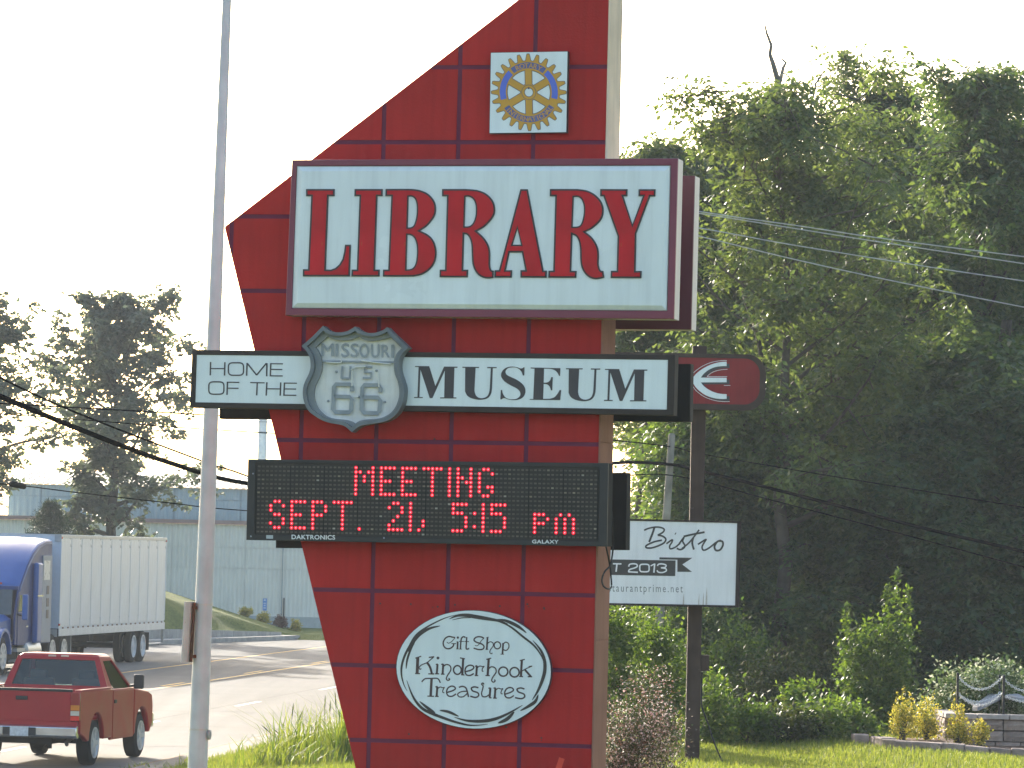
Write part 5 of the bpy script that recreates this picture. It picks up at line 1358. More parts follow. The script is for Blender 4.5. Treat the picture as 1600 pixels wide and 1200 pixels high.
# ================================================================== flower bed, block wall and chain posts at the right
blockm = mat('grey_garden_block', (.31, .235, .195), rough=.9, var=.35, scale=6, each=.22, bump=.6, bscale=26, speck=((.12, .10, .09), 8, .62))
capm = mat('pale_block_cap', (.42, .36, .32), rough=.9, var=.25, scale=5, bump=.5, bscale=26)
YW = 65.2
zt = at(1540, 1116, YW).z; zc = at(1540, 1123.5, YW).z; z1 = at(1540, 1141.5, YW).z; z2 = at(1540, 1158.5, YW).z; z3 = z2 - (z1 - z2)
gw_ = thing('garden_wall', (at(1540, 1160, YW).x, YW, gzf(7.4, YW)), 'low wall of grey concrete blocks with a pale cap in the flower bed', 'wall')
xw0 = at(1479, 1140, YW).x; bw = .395
shapes = []
rb2 = random.Random(4)
bms = {}
def blk_mesh(w, hgt_, key, m):
    """a split-faced block: front pushed in and out a little"""
    if key in bms: return bms[key]
    q = MB(); n1, n2 = 4, 2; pts_ = {}
    for i in range(n1 + 1):
        for j in range(n2 + 1):
            e = i in (0, n1) or j in (0, n2)
            pts_[i, j] = V((-w / 2 + w * i / n1, (0.0 if e else -.018 - rb2.random() * .02), -hgt_ / 2 + hgt_ * j / n2))
    k = len(q.v); idx = {}
    for kk, p in pts_.items(): idx[kk] = len(q.v); q.v.append(p)
    for i in range(n1):
        for j in range(n2): q.f.append((idx[i, j], idx[i + 1, j], idx[i + 1, j + 1], idx[i, j + 1]))
    q.box((0, .15, 0), (w, .2999, hgt_))
    o = q.build('block', m, gw_, origin=(0, 0, 0)); bms[key] = o; o['_first'] = 1
    return o
def put(w, h_, key, loc, m, rz=0):
    o = blk_mesh(w, h_, key, m)
    if o.get('_first'):
        del o['_first']; o.location = V(loc) - WO[gw_.name]; o.rotation_euler = (0, 0, rz); return o
    return inst(o, loc, gw_, rz)
hC = z1 - z2 - .016
for row, (zz, off) in enumerate(((zc, .0), (z1, .5), (z2, .2))):
    hgt_ = (zc - z1 if row == 0 else z1 - z2) - .008
    for k in range(7):
        w = bw - .018
        x = xw0 + .02 + bw * (k + .5 + (off - .5 if off else 0)) + (.0 if k else 0)
        put(w, hC, 'b%d' % (rb2.randrange(4)), (x + .08, YW + rb2.uniform(0, .012), zz - hgt_ / 2 - .004), blockm)
    for k in range(4): put(bw - .01, hC, 'b%d' % rb2.randrange(4), (xw0, YW + .24 + bw * (k + .5), zz - hgt_ / 2 - .004), blockm, -math.pi / 2)
for k in range(6):
    x0_ = xw0 - .02 + .5 * k
    MB().box((x0_ + .245, YW + .12, (zt + zc) / 2), (.488, .34, zt - zc)).build('cap_block', capm, gw_, bevel=.01)
for k in range(3): MB().box((xw0 + .12, YW + .54 + .5 * k, (zt + zc) / 2), (.30, .488, zt - zc)).build('cap_block', capm, gw_, bevel=.01)
soil = mat('dark_bed_soil', (.06, .042, .03), rough=1, var=.4, scale=6)
o = MB().box((xw0 + 2.1, YW + 1.2, (zc + .4) / 2), (3.9, 1.7, zc - .4)).build('bed_soil', soil); tag(o, 'dark soil of the raised bed behind the block wall', kind='structure')
# stone edging curving round the lower bed
ed = thing('bed_edging', (at(1470, 1180, 63).x, 63, gzf(6.5, 63)), 'curved edging of rough grey stones round the golden shrubs', 'edging')
path = smooth_path([(1353, 1172, 65.4), (1362, 1177, 63.9), (1395, 1180, 63.1), (1450, 1182, 62.8), (1530, 1185, 62.6), (1620, 1189, 62.5), (1700, 1192, 62.5)], 8)
P3 = []
for px, py, d in path:
    p = at(px, py, d); P3.append(V((p.x, d, gzf(p.x, d))))
acc = [0]
for a, b in zip(P3[:-1], P3[1:]): acc.append(acc[-1] + (b - a).length)
def along(s):
    for i in range(len(acc) - 1):
        if acc[i + 1] >= s: return P3[i].lerp(P3[i + 1], (s - acc[i]) / max(1e-6, acc[i + 1] - acc[i]))
    return P3[-1]
s = 0
while s < acc[-1] - .2:
    w = rb2.uniform(.30, .46); a, b = along(s + .006), along(s + w - .006); s += w
    d = (b - a).normalized(); n_ = V((d.y, -d.x, 0)); n_ = -n_ if n_.y < 0 else n_
    h_ = rb2.uniform(.135, .165); q = MB()
    fo = rb2.uniform(-.012, .012)
    A = [a + n_ * fo + V((0, 0, -.06)), b + n_ * -fo + V((0, 0, -.06)), b + n_ * .24 + V((0, 0, -.06)), a + n_ * .24 + V((0, 0, -.06))]
    q.hexa(A, [p + V((0, 0, .06 + h_ + rb2.uniform(-.006, .006))) for p in A]); q.build('edging_stone', blockm, ed, bevel=.018)
q = MB(); lo = [p + V((0, .12, .07)) for p in P3]; hi = [V((p.x * .2 + (xw0 + .5) * .8 if p.x < xw0 else p.x, YW + .2, gzf(p.x, YW) + .10)) for p in P3]
for i in range(len(lo) - 1): q.add([lo[i], lo[i + 1], hi[i + 1], hi[i]], [(0, 1, 2, 3)])
tag(q.build('bed_mulch', mat('brown_mulch', (.17, .10, .06), rough=1, var=.4, scale=9, bump=.8, bscale=40)), 'brown mulch in the stone edged bed', kind='structure')
# posts and chains
cf = thing('chain_fence', (at(1532, 1112, 65.5).x, 65.5, zt), 'black posts with grey hanging chains above the block wall', 'fence')
pm = mat('black_post_paint', (.018, .018, .02), rough=.45)
pp_ = [(1495.5, 1053, 1112, 65.5), (1567.5, 1057, 1117, 65.3), (1561.5, 1056, 1090, 66.6), (1640, 1060, 1119, 65.5)]
for px, ya, yb, d in pp_:
    a, b = at(px, yb, d), at(px, ya, d)
    o = MB().box((a.x, d, (a.z - .3 + b.z) / 2), (.036 if d < 66 else .03, .036, b.z - a.z + .3)).build('post', pm, cf, bevel=.004)
    MB().lathe((a.x, d, b.z), (0, 0, 1), [(0, .026), (.008, .026), (.022, .008)], 10).build('post_cap', pm, o)
link_me = None
cm = mat('grey_chain', (.60, .60, .58), metal=.0, rough=.5)
def chain(p0, p1, sag):
    """links hung on a sagging line, each turned a quarter against the last"""
    q = MB(); n = 26; pts_ = [V(p0).lerp(V(p1), i / n) - V((0, 0, sag * 4 * (i / n) * (1 - i / n))) for i in range(n + 1)]
    for i in range(n):
        a, b = pts_[i], pts_[i + 1]; d = (b - a).normalized(); c = (a + b) / 2; L = (b - a).length * .66
        u = (V((0, 1, 0)) if i % 2 else d.cross(V((0, 1, 0)))).normalized() * .017
        ring = [c + d * L * math.cos(t) + u * math.sin(t) for t in [2 * math.pi * k / 8 for k in range(8)]]
        q.tube(ring + [ring[0]], .0075, 4, cap=False)
    return q.build('chain', cm, cf)
chain(at(1497, 1057, 65.5), at(1566, 1058, 65.3), .20); chain(at(1497, 1083, 65.5), at(1566, 1083, 65.3), .19)
chain(at(1569, 1062, 65.3), at(1640, 1064, 65.5), .17); chain(at(1563, 1082, 66.5), at(1498, 1086, 65.6), .13); chain(at(1571, 1088, 65.3), at(1640, 1090, 65.5), .08)
slab = MB().hexa([at(1519, 1111, 66.0), at(1528, 1112, 65.8), at(1563, 1094, 66.3), at(1548, 1090, 66.9)], [p - V((0, 0, -.05)) for p in (at(1519, 1108, 66.0), at(1528, 1109, 65.8), at(1563, 1092, 66.3), at(1548, 1087, 66.9))])
o = slab.build('stone_slab', mat('grey_slab', (.30, .30, .31), rough=.8, var=.15, scale=5, bump=.3), bevel=.012); tag(o, 'tilted grey stone slab between the chain posts', 'stone')
o = MB().hexa([at(1571, 1092, 66.3), at(1588, 1096, 66.0), at(1606, 1098, 66.3), at(1590, 1090, 66.9)], [p + V((0, 0, .07)) for p in (at(1571, 1092, 66.3), at(1588, 1096, 66.0), at(1606, 1098, 66.3), at(1590, 1090, 66.9))]).build('stone_slab', mat('grey_slab', (.30, .30, .31)), bevel=.012)
tag(o, 'flat grey stone slab right of the second chain post', 'stone')
# ================================================================== plants
lf_ash = leafmat('ash_leaf', (0.052, 0.095, 0.050), (0.105, 0.150, 0.074), .48, (2.1, 1.85, .65))
lf_dark = leafmat('dark_leaf', (0.032, 0.072, 0.042), (0.075, 0.120, 0.062), .42, (2.6, 2.3, .7))
lf_oak = leafmat('oak_leaf', (0.080, 0.108, 0.088), (0.12, 0.145, 0.115), .42, (1.5, 1.5, 1.0))
lf_pine = leafmat('pine_needle', (0.012, 0.028, 0.016), (0.028, 0.05, 0.026), .15)
lf_shrub = leafmat('shrub_leaf', (0.04, 0.085, 0.022), (0.10, 0.16, 0.04), .42)
lf_yel = leafmat('golden_leaf', (0.13, 0.17, 0.03), (0.56, 0.46, 0.12), .5, (1.5, 1.45, .7))
lf_pink = islandmat('pink_flower_and_bronze_leaf', [(0, (.03, .05, .022)), (.45, (.07, .09, .035)), (.66, (.16, .11, .06)), (.80, (.36, .20, .17)), (.90, (.62, .50, .48)), (1, (.75, .68, .66))], .6, .3)
lf_cream = islandmat('cream_blossom_and_leaf', [(0, (.08, .13, .04)), (.66, (.16, .24, .07)), (.76, (.50, .54, .30)), (1, (.74, .74, .55))], .6, .4)
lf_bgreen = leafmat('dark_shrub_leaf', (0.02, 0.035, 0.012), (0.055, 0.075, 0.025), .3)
lf_red = leafmat('purple_shrub_leaf', (0.05, 0.02, 0.022), (0.10, 0.04, 0.04), .3)
bark = mat('bark', (0.085, 0.07, 0.055), rough=0.9, var=0.35, scale=5, bump=0.8, bscale=14)
bark_d = mat('dark_bark', (0.05, 0.042, 0.036), rough=0.9, var=0.35, scale=5, bump=0.8, bscale=14)

def droop_sprays(C, r, m, sig, k, rach, L, W, droop=0.6, flat=.7):
    """m leafy twigs round each centre, k leaflets along each drooping twig"""
    n = len(C) * m
    P = np.repeat(C, m, 0) + r.normal(size=(n, 3)) * np.array([sig, sig, sig * flat])
    az = r.uniform(0, 2 * np.pi, n); el = r.normal(-0.15, .35, n)
    D = np.stack([np.cos(az) * np.cos(el), np.sin(az) * np.cos(el), np.sin(el)], 1)
    t = (np.arange(k) + .6) / k
    Pk = P[:, None] + D[:, None] * (t[None, :, None] * rach) + np.array([0, 0, -1.0]) * (t[None, :, None] ** 2 * rach * droop)
    side = np.stack([-np.sin(az), np.cos(az), np.zeros(n)], 1)
    sg = np.where(np.arange(k) % 2 == 0, 1, -1)
    Dl = D[:, None] * .55 + side[:, None] * sg[None, :, None] * .8 + np.array([0, 0, -.45]) + r.normal(size=(n, k, 3)) * .28
    N = np.array([0, 0, 1.0]) + r.normal(size=(n, k, 3)) * .55
    s = r.uniform(.7, 1.25, (n, k))
    return leaf_arrays(Pk.reshape(-1, 3), Dl.reshape(-1, 3), N.reshape(-1, 3), (L * s).ravel(), (W * s).ravel())

def gen_tree(seed, H, R, base, limbs, m, leafm, barkm, sig=.42, k=7, rach=.40, L=.155, W=.036, lean=0.0, top=0.75, r0=None, subs=5, fork=.95, shape=1.0, droop=.6):
    """trunk mesh and crown mesh of one tree standing at the origin"""
    r = np.random.default_rng(seed)
    r0 = r0 or H * .014
    q = MB(); nseg = 9
    tp = [V((lean * H * (i / nseg) ** 1.4 + (r.normal() * .10 if i else 0), (r.normal() * .10 if i else 0), H * fork * i / nseg)) for i in range(nseg + 1)]
    q.tube(tp, [r0 * 1.35] + [r0 * (1 - .9 * i / nseg) for i in range(1, nseg + 1)], 9)
    def trunk_at(h):
        t = min(h / (H * fork), .999) * nseg; i = int(t); return tp[i].lerp(tp[i + 1], t - i), r0 * (1 - .9 * t / nseg)
    C = []
    for i in range(limbs):
        f = (i + .5) / limbs
        h = H * (base + (0.94 - base) * f)
        s, rr = trunk_at(h)
        az = i * 2.399 + r.normal() * .35
        # crown outline: widest at a third of its height
        prof = math.sin(math.pi * min(1, (0.28 + .72 * f)) ** 1.15) ** shape if f < 1 else 0
        ln = R * (0.25 + .80 * prof) * r.uniform(.45, 1.28)
        up = .35 + .9 * f
        d = V((math.cos(az), math.sin(az), up * r.uniform(.5, 1.1))).normalized()
        path = [s]; 
        for j in range(5):
            d = (d + V((r.normal() * .16, r.normal() * .16, .03 + r.normal() * .10))).normalized()
            path.append(path[-1] + d * ln / 5)
        q.tube(path, [max(.012, rr * .55 * (1 - .17 * j)) for j in range(6)], 5, cap=False)
        for j in range(subs):
            t = .25 + .75 * (j + r.uniform()) / subs; a = t * 5; ia = min(int(a), 4)
            p = path[ia].lerp(path[ia + 1], a - ia)
            sd = V((r.normal(), r.normal(), r.normal() * .5 + .1)).normalized(); sl = ln * r.uniform(.16, .36)
            e = p + sd * sl
            q.tube([p, p.lerp(e, .5) + V((0, 0, .05)), e], [.022, .014, .006], 4, cap=False)
            C += [e, p.lerp(e, .55)]
        C.append(path[-1])
    C += [tp[-1] + V((r.normal() * .3, r.normal() * .3, r.uniform(-.3, .5))) for _ in range(4)]
    C = np.array([tuple(c) for c in C])
    v, f = droop_sprays(C, r, m, sig, k, rach, L, W, droop)
    return q, v, f
def make_tree(name, label, group, params, leafm, barkm, loc, rotz=0, scale=(1, 1, 1)):
    t = thing(name, (0, 0, 0), label, 'tree', group)
    q, v, f = gen_tree(leafm=leafm, barkm=barkm, **params)
    q.build('trunk', barkm, t, origin=(0, 0, 0), smooth=True)
    npmesh('crown', v, f, leafm, t)
    t.location = loc; WO[t.name] = V(loc); t.rotation_euler = (0, 0, rotz); t.scale = scale
    return t
def spot(px, Y): x = (px - 800) / FPX * Y; return (x, Y, gzf(x, Y) - .05)
def hgt(px, py, Y): p = at(px, py, Y); return p.z - gzf(p.x, Y)

G1 = 'tall trees of the wood behind the signs'
# --- front row, each sized from the photograph
T1 = make_tree('ash_tree', 'tall light green tree with a bare dead branch standing above its crown', G1,
               dict(seed=11, shape=.6, H=hgt(1200, 118, 82), R=3.5, base=.26, limbs=34, m=10, sig=.19, subs=8, r0=.17, lean=-.015), lf_ash, bark, spot(1226, 82))
T2 = make_tree('ash_tree', 'broad tree behind the dead branch, in the middle of the wood', G1,
               dict(seed=12, shape=.6, H=hgt(1350, 100, 97), R=3.4, base=.22, limbs=34, m=11, sig=.20, subs=8, r0=.16), lf_ash, bark, spot(1366, 97), 1.0)
T3 = make_tree('walnut_tree', 'dense dark tree at the right edge with a sunlit yellow green top', G1,
               dict(seed=13, shape=.6, H=hgt(1520, 88, 88), R=3.1, base=.16, limbs=40, m=11, sig=.20, subs=8, r0=.17, L=.17, W=.042), lf_dark, bark_d, spot(1525, 88))
T4 = make_tree('ash_tree', 'slender sunlit tree just right of the red pylon, leafy to its foot', G1,
               dict(seed=14, H=hgt(1040, 235, 94), R=1.55, base=.12, limbs=32, m=9, sig=.19, subs=8, r0=.10), lf_ash, bark, spot(1068, 94))
T5 = make_tree('ash_tree', 'airy light green tree whose crown shows just above and right of the big white sign', G1,
               dict(seed=17, H=hgt(1012, 190, 93), R=1.45, shape=.7, base=.52, limbs=30, m=10, sig=.19, subs=8, r0=.10), lf_ash, bark, spot(1014, 93))
def clone(src, px, Y, pt, rz, label, w=1.0):
    """another tree of the same kind, its own height, turn and width"""
    tk_ = [c for c in src.children if c.name.startswith('trunk')][0]; H0 = max(v.co.z for v in tk_.data.vertices) / .95
    s = hgt(px, pt, Y) / H0
    return copy_tree(src, spot(px, Y), rz, (s * w, s * w, s), label)
clone(T4, 1125, 99, 150, 2.0, 'pale green tree behind the red pill shaped sign', 1.15)
clone(T3, 1610, 95, 120, 1.3, 'dark tree cut off by the right edge of the photo')
clone(T2, 1455, 104, 150, 2.4, 'tree in the dip between the broad tree and the dark right hand tree')
clone(T3, 1300, 100, 240, 4.0, 'shaded tree low behind the tall light green tree', 1.1)
clone(T1, 1430, 90, 330, 2.2, 'shaded tree in front of the dip in the wood', 1.0)
for px, Y, pt, rz, src, w, lab in [(1180, 112, 205, .4, T3, 1.25, 'dark tree deep in the wood behind the tall light green tree'), (1290, 116, 180, 1.9, T3, 1.25, 'dark tree deep in the wood between the light green and the broad tree'),
        (1400, 114, 185, 3.3, T3, 1.25, 'dark tree deep in the wood right behind the broad tree'), (1500, 118, 160, 5.0, T3, 1.3, 'dark tree deep in the wood behind the yellow topped tree'),
        (1610, 114, 150, .9, T3, 1.3, 'dark tree deep in the wood at the right edge of the photo'), (1450, 131, 190, 1.2, T3, 1.4, 'farthest dark tree below the dip in the tree tops')]:
    t = clone(src, px, Y, pt, rz, lab, w); t['group'] = 'dark trees deep in the wood'
# understory that closes the wood below
U1 = make_tree('understory_tree', 'low bushy tree at the foot of the wood, beside the slender sunlit tree', 'understory trees along the wood edge',
               dict(seed=21, H=hgt(1010, 560, 84), R=1.05, base=.05, limbs=30, m=14, sig=.26, r0=.05, fork=.85), lf_shrub, bark, spot(1082, 84))
U2 = make_tree('understory_tree', 'dark drooping young tree behind the brown post', 'understory trees along the wood edge',
               dict(seed=22, H=hgt(1150, 600, 82), R=1.7, base=.05, limbs=34, m=18, sig=.26, r0=.06, fork=.85), lf_dark, bark_d, spot(1150, 83))
for k, (px, Y, pt, rz, src, lab) in enumerate([(1295, 86, 600, 1.0, U2, 'dark bushy tree left of the leafy sapling'), (1370, 86, 520, 2.1, U2, 'dark bushy tree right behind the leafy sapling'),
        (1455, 82, 600, 3.0, U2, 'dark bushy tree above the yellow shrubs'), (1530, 84, 500, 4.0, U2, 'dark bushy tree above the block wall'), (1605, 82, 560, 5.2, U2, 'dark bushy tree at the right edge above the chains'),
        (1095, 80, 830, 2.6, U1, 'low green growth just behind the brown post'), (985, 80, 800, .6, U1, 'low sunlit growth between pylon and restaurant sign')]):
    clone(src, px, Y, pt, rz, lab, 1.15)
dl = MB()
P_ = [at(*p, 82.4) for p in [(1218, 300), (1217, 190), (1215, 125), (1208, 100), (1203, 85), (1205, 70), (1198, 52), (1195, 38)]]
dl.tube(P_, [.09, .075, .06, .05, .04, .033, .025, .015], 6)
dl.tube([at(*p, 82.4) for p in [(1216, 140), (1224, 105), (1228, 98), (1222, 92)]], [.045, .035, .03, .02], 5)
dl.tube([at(*p, 82.4) for p in [(1262, 190), (1275, 130), (1288, 110)]], [.03, .02, .012], 5)
dl.build('dead_branch', mat('grey_dead_wood', (.17, .15, .13), rough=.9, var=.3), None, origin=(0, 0, 0)).parent = T1
d_ = T1.children[-1] if T1.children[-1].name.startswith('dead') else [c for c in T1.children if c.name.startswith('dead')][0]
d_.location = -V(T1.location)
for pts_, rr in (([(1154, 355), (1156, 395), (1160, 440), (1166, 470), (1180, 510), (1188, 545), (1200, 640)], .065), ([(1246, 240), (1243, 340), (1240, 430), (1232, 500), (1224, 600)], .06),
                 ([(1570, 500), (1560, 560), (1530, 590), (1505, 620), (1470, 650), (1440, 690)], .06), ([(1578, 500), (1572, 560), (1570, 640)], .05)):
    lb = MB().tube([at(x, y, 84.4) for x, y in pts_], [rr * (1.0 - .06 * i) for i in range(len(pts_))], 6)
    o_ = lb.build('limb', bark_d, None, origin=(0, 0, 0)); tt_ = T1 if pts_[0][0] < 1300 else T3
    o_.parent = tt_; o_.location = -V(tt_.location)


# ------------------------------------------------------------------ shrubs
def bush(name, label, group, loc, rad, n, L, W, m, clumps=26, seed=1, stems=6, upright=0.0, lumpy=.28, cat='shrub', drooping=.5, smat=None):
    """leafy shrub: woody stems carrying clumps of leaves over a rounded, uneven body"""
    r = np.random.default_rng(seed)
    t = thing(name, loc, label, cat, group)
    c = unit(clumps, r) * (r.uniform(.55, 1.0, (clumps, 1))); c[:, 2] = np.abs(c[:, 2]) * 1.0
    C = c * np.array(rad); C[:, 2] = C[:, 2] * .88 + .08 * rad[2]
    if upright: C[:, 2] = np.clip(C[:, 2] * (1 + upright * r.uniform(0, 1, clumps)), .05, None)
    C = np.vstack([C, r.uniform(-.55, .55, (clumps // 2, 3)) * np.array([rad[0], rad[1], rad[2] * .6]) + np.array([0, 0, rad[2] * .4])])
    sg = lumpy * np.mean(rad[:2])
    P = C[r.integers(0, len(C), n)] + r.normal(size=(n, 3)) * np.array([sg, sg, sg * (1 + upright)])
    P[:, 2] = np.abs(P[:, 2])
    D = unit(n, r) + np.array([0, 0, .3 if upright else -drooping * .4]) + P / np.array(rad) * .5
    v, f = leaf_arrays(P, D, unit(n, r) * .6 + np.array([0, 0, 1.0]), L * r.uniform(.6, 1.3, n), W * r.uniform(.7, 1.2, n))
    q = MB()
    for k in range(stems):
        e = C[k % len(C)] * .8
        q.tube([(r.normal() * .04, r.normal() * .04, -.03), tuple(e * np.array([.4, .4, .55])), tuple(e)], [.018, .012, .005], 5)
    s = q.build('stem', smat or bark, None, origin=(0, 0, 0)); s.parent = t
    fo = npmesh('foliage', v, f, m); fo.parent = t
    return t
def bspot(px, Y, dz=0): x = (px - 800) / FPX * Y; return V((x, Y, gzf(x, Y) + dz))
# pinkish flowering shrub at the foot of the pylon
bush('flowering_shrub', 'dark shrub with small pale pink flowers at the foot of the pylon', None, bspot(1008, 37.2, -.05), (.46, .40, 1.78), 30000, .024, .009, lf_pink, clumps=90, seed=31, stems=10, lumpy=.2)
# sapling and undergrowth on the right
b = bush('sapling', 'leafy sapling with two tops in front of the dark wood', None, bspot(1378, 71), (.58, .5, 2.15), 7200, .085, .030, lf_shrub, clumps=44, seed=32, lumpy=.26, upright=.05)
r_ = np.random.default_rng(77)
def sprig(loc, h, n, seed, m, L=.09, W=.03, sp=.14):
    r = np.random.default_rng(seed); t = np.sort(r.uniform(.1, 1, n))
    P = np.stack([r.normal(size=n) * sp * (1.15 - t), r.normal(size=n) * sp * (1.15 - t), t * h], 1) + np.array(loc)
    return leaf_arrays(P, unit(n, r) + np.array([0, 0, .35]), unit(n, r) * .5 + np.array([0, 0, 1.0]), L * r.uniform(.6, 1.3, n), W * r.uniform(.7, 1.2, n))
for px, h, sd in ((1408, 2.75, 1), (1425, 2.45, 2), (1330, 2.2, 3), (1392, 2.5, 4)):
    p = bspot(px, 71); v, f = sprig((p.x, p.y, p.z), h, 420, sd, lf_shrub)
    npmesh('shoot', v, f, lf_shrub, b, origin=tuple(p))['kind'] = 'stuff'
LS = 'low shrubs in front of the wood'
for k, (px, Y, rad, n, m, lab) in enumerate([
        (1290, 65.6, (.55, .5, .62), 2600, lf_shrub, 'low green shrub left of the sapling'), (1238, 65.2, (.50, .5, .52), 2600, lf_bgreen, 'low dark shrub left of the sapling foot'),
        (1345, 66.2, (.36, .4, .66), 2000, lf_shrub, 'pale green shrub at the sapling foot'), (1180, 65.0, (.45, .4, .62), 2400, lf_shrub, 'sunlit weeds right of the brown post'),
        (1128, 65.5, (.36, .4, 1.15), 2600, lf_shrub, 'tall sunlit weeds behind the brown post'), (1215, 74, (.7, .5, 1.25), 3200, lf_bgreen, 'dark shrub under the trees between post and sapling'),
        (1030, 63.3, (.62, .45, 2.55), 7000, lf_shrub, 'bright green shrub below the white restaurant sign'), (968, 62, (.5, .5, 2.5), 5200, lf_shrub, 'sunlit shrub beside the right edge of the pylon')]):
    bush('low_shrub', lab, LS, bspot(px, Y), rad, n, .085, .028, m, seed=40 + k, clumps=24)
# arching shrub with cream blossom behind the chains
bush('blossoming_shrub', 'arching shrub with cream blossom behind the chain posts', None, bspot(1548, 67.2, .3), (1.05, .55, 1.12), 9000, .07, .028, lf_cream, clumps=46, seed=51, lumpy=.16)
# golden shrubs of the flower bed
YB_ = 'golden shrubs in the stone edged bed'
gold = [(1422, 64.6, (.24, .24, .55), 1500, 'golden shrub at the left end of the stone edged bed'), (1458, 64.8, (.20, .22, .60), 1400, 'golden shrub against the left end of the block wall'),
        (1508, 63.9, (.20, .2, .55), 1200, 'golden shrub with one tall shoot before the block wall'), (1540, 63.8, (.16, .18, .38), 900, 'smallest golden shrub, right of the tall shoot')]
for k, (px, Y, rad, n, lab) in enumerate(gold):
    bush('golden_shrub', lab, YB_, bspot(px, Y, .12), rad, n, .045, .016, lf_yel, seed=60 + k, clumps=20, upright=.35, lumpy=.2, stems=9)
for px, Y, h, sd in ((1421, 64.6, .82, 1), (1412, 64.6, .7, 2), (1432, 64.7, .68, 3), (1468, 64.8, .78, 4), (1460, 64.7, .7, 5), (1500, 63.9, .78, 6), (1515, 63.9, .6, 7)):
    tgt = [o for o in bpy.data.objects if o.name.startswith('golden_shrub') and abs(o.location.x - bspot(px, Y).x) < .3]
    if tgt:
        p = bspot(px, Y, .12); v, f = sprig(tuple(p), h, 70, 90 + sd, lf_yel, .04, .015, .035)
        npmesh('shoot', v, f, lf_yel, tgt[0], origin=tuple(p))['kind'] = 'stuff'
# clipped bushes by the far building
CB = 'clipped bushes before the pale building'
for k, (px, py0, py1, w, m, lab) in enumerate([(393, 965, 977, 24, lf_yel, 'small low yellow bush on the grass bank'), (422, 967, 981, 23, lf_yel, 'small round green yellow bush beside the blue sign'),
                                             (448, 964, 982, 26, lf_red, 'dark purple clipped bush between the yellow ones'), (472, 967, 984, 21, lf_yel, 'yellow green bush nearest the pylon')]):
    Y = 172; p = bspot(px, Y); h = (py1 - py0 + 3) / (FPX / Y)
    bush('clipped_bush', lab, CB, p, (w / 2 / (FPX / Y), .35, h), 1500, .06, .03, m, seed=70 + k, clumps=30, lumpy=.14)

# ------------------------------------------------------------------ trees across the road
G2 = 'trees across the road'
o1 = make_tree('oak_tree', 'tall hazy tree behind the white trailer', G2,
               dict(seed=5, H=hgt(190, 452, 168), R=3.7, shape=.7, base=.10, limbs=32, m=11, sig=.20, k=5, rach=.28, L=.22, W=.085, r0=.24, droop=.2, subs=7), lf_oak, bark_d, spot(180, 168), 0.7)
make_tree('oak_tree', 'wide hazy tree cut off by the left edge of the photo', G2,
               dict(seed=8, H=hgt(20, 458, 162), R=4.3, base=.22, limbs=30, m=9, sig=.21, k=5, rach=.30, L=.22, W=.085, r0=.24, droop=.2, subs=7), lf_oak, bark_d, spot(-52, 162), 2.2)
# small conifer: whorls of needled boughs
def conifer(loc, H, R, seed, label):
    r = np.random.default_rng(seed); t = thing('pine_tree', loc, label, 'tree', G2)
    q = MB(); q.tube([(0, 0, 0), (0, 0, H)], [.10, .015], 7); C = []
    for i in range(60):
        f = (i / 60) ** .9; z = H * (.08 + .9 * f); az = i * 2.4; ln = R * (1 - f) ** .8 * r.uniform(.7, 1.15) + .12
        e = V((math.cos(az) * ln, math.sin(az) * ln, z + ln * .25)); q.tube([(0, 0, z), e], [.02, .006], 4, cap=False)
        for s in np.linspace(.35, 1, 5): C.append(V((0, 0, z)).lerp(e, s))
    C = np.array([tuple(c) for c in C]); n = len(C) * 40
    P = np.repeat(C, 40, 0) + r.normal(size=(n, 3)) * .07
    D = unit(n, r) + np.array([0, 0, .5])
    v, f = leaf_arrays(P, D, unit(n, r), .16 * r.uniform(.7, 1.2, n), .012 * np.ones(n))
    tr = q.build('trunk', bark_d, None, origin=(0, 0, 0)); tr.parent = t
    cr = npmesh('crown', v, f, lf_pine); cr.parent = t
conifer(spot(85, 164), hgt(82, 783, 164), 1.35, 3, 'small dark pine behind the tractor and trailer')

# ------------------------------------------------------------------ grass
def blades(P, h, w, r, bend=.5):
    n = len(P); az = r.uniform(0, 2 * np.pi, n); hh = h * r.uniform(.45, 1.3, n)
    d = np.stack([np.cos(az), np.sin(az), np.zeros(n)], 1); s = np.stack([-np.sin(az), np.cos(az), np.zeros(n)], 1)
    be = (bend * r.uniform(.2, 1.2, n) * hh)[:, None]; up = np.array([0, 0, 1.0])
    ww = (w * r.uniform(.7, 1.3, n))[:, None]
    a = P - s * ww; b = P + s * ww
    c = P + d * be * .35 + up * (hh[:, None] * .62) + s * ww * .7; e = P + d * be * .35 + up * (hh[:, None] * .62) - s * ww * .7
    t = P + d * be + up * (hh[:, None] * .98)
    v = np.stack([a, b, c, e, t], 1).reshape(-1, 3); k = np.arange(n)[:, None] * 5
    f = np.concatenate([np.concatenate([k, k + 1, k + 2, k + 3], 1), np.concatenate([k + 3, k + 2, k + 4, k + 4], 1)])
    return v, f
def grassmesh(name, P, h, w, m, r, bend=.5, parent=None, origin=(0, 0, 0)):
    v, f = blades(P, h, w, r, bend)
    n = len(P); me = bpy.data.meshes.new(name)
    v = v - np.asarray(origin)
    me.vertices.add(len(v)); me.vertices.foreach_set('co', v.astype(np.float32).ravel())
    q = f[:n]; t = f[n:, :3]
    idx = np.concatenate([q.ravel(), t.ravel()]).astype(np.int32)
    me.loops.add(len(idx)); me.loops.foreach_set('vertex_index', idx)
    me.polygons.add(2 * n); me.polygons.foreach_set('loop_start', np.concatenate([np.arange(n) * 4, n * 4 + np.arange(n) * 3]).astype(np.int32))
    me.update(calc_edges=True)
    return link(name, me, m, parent, origin)
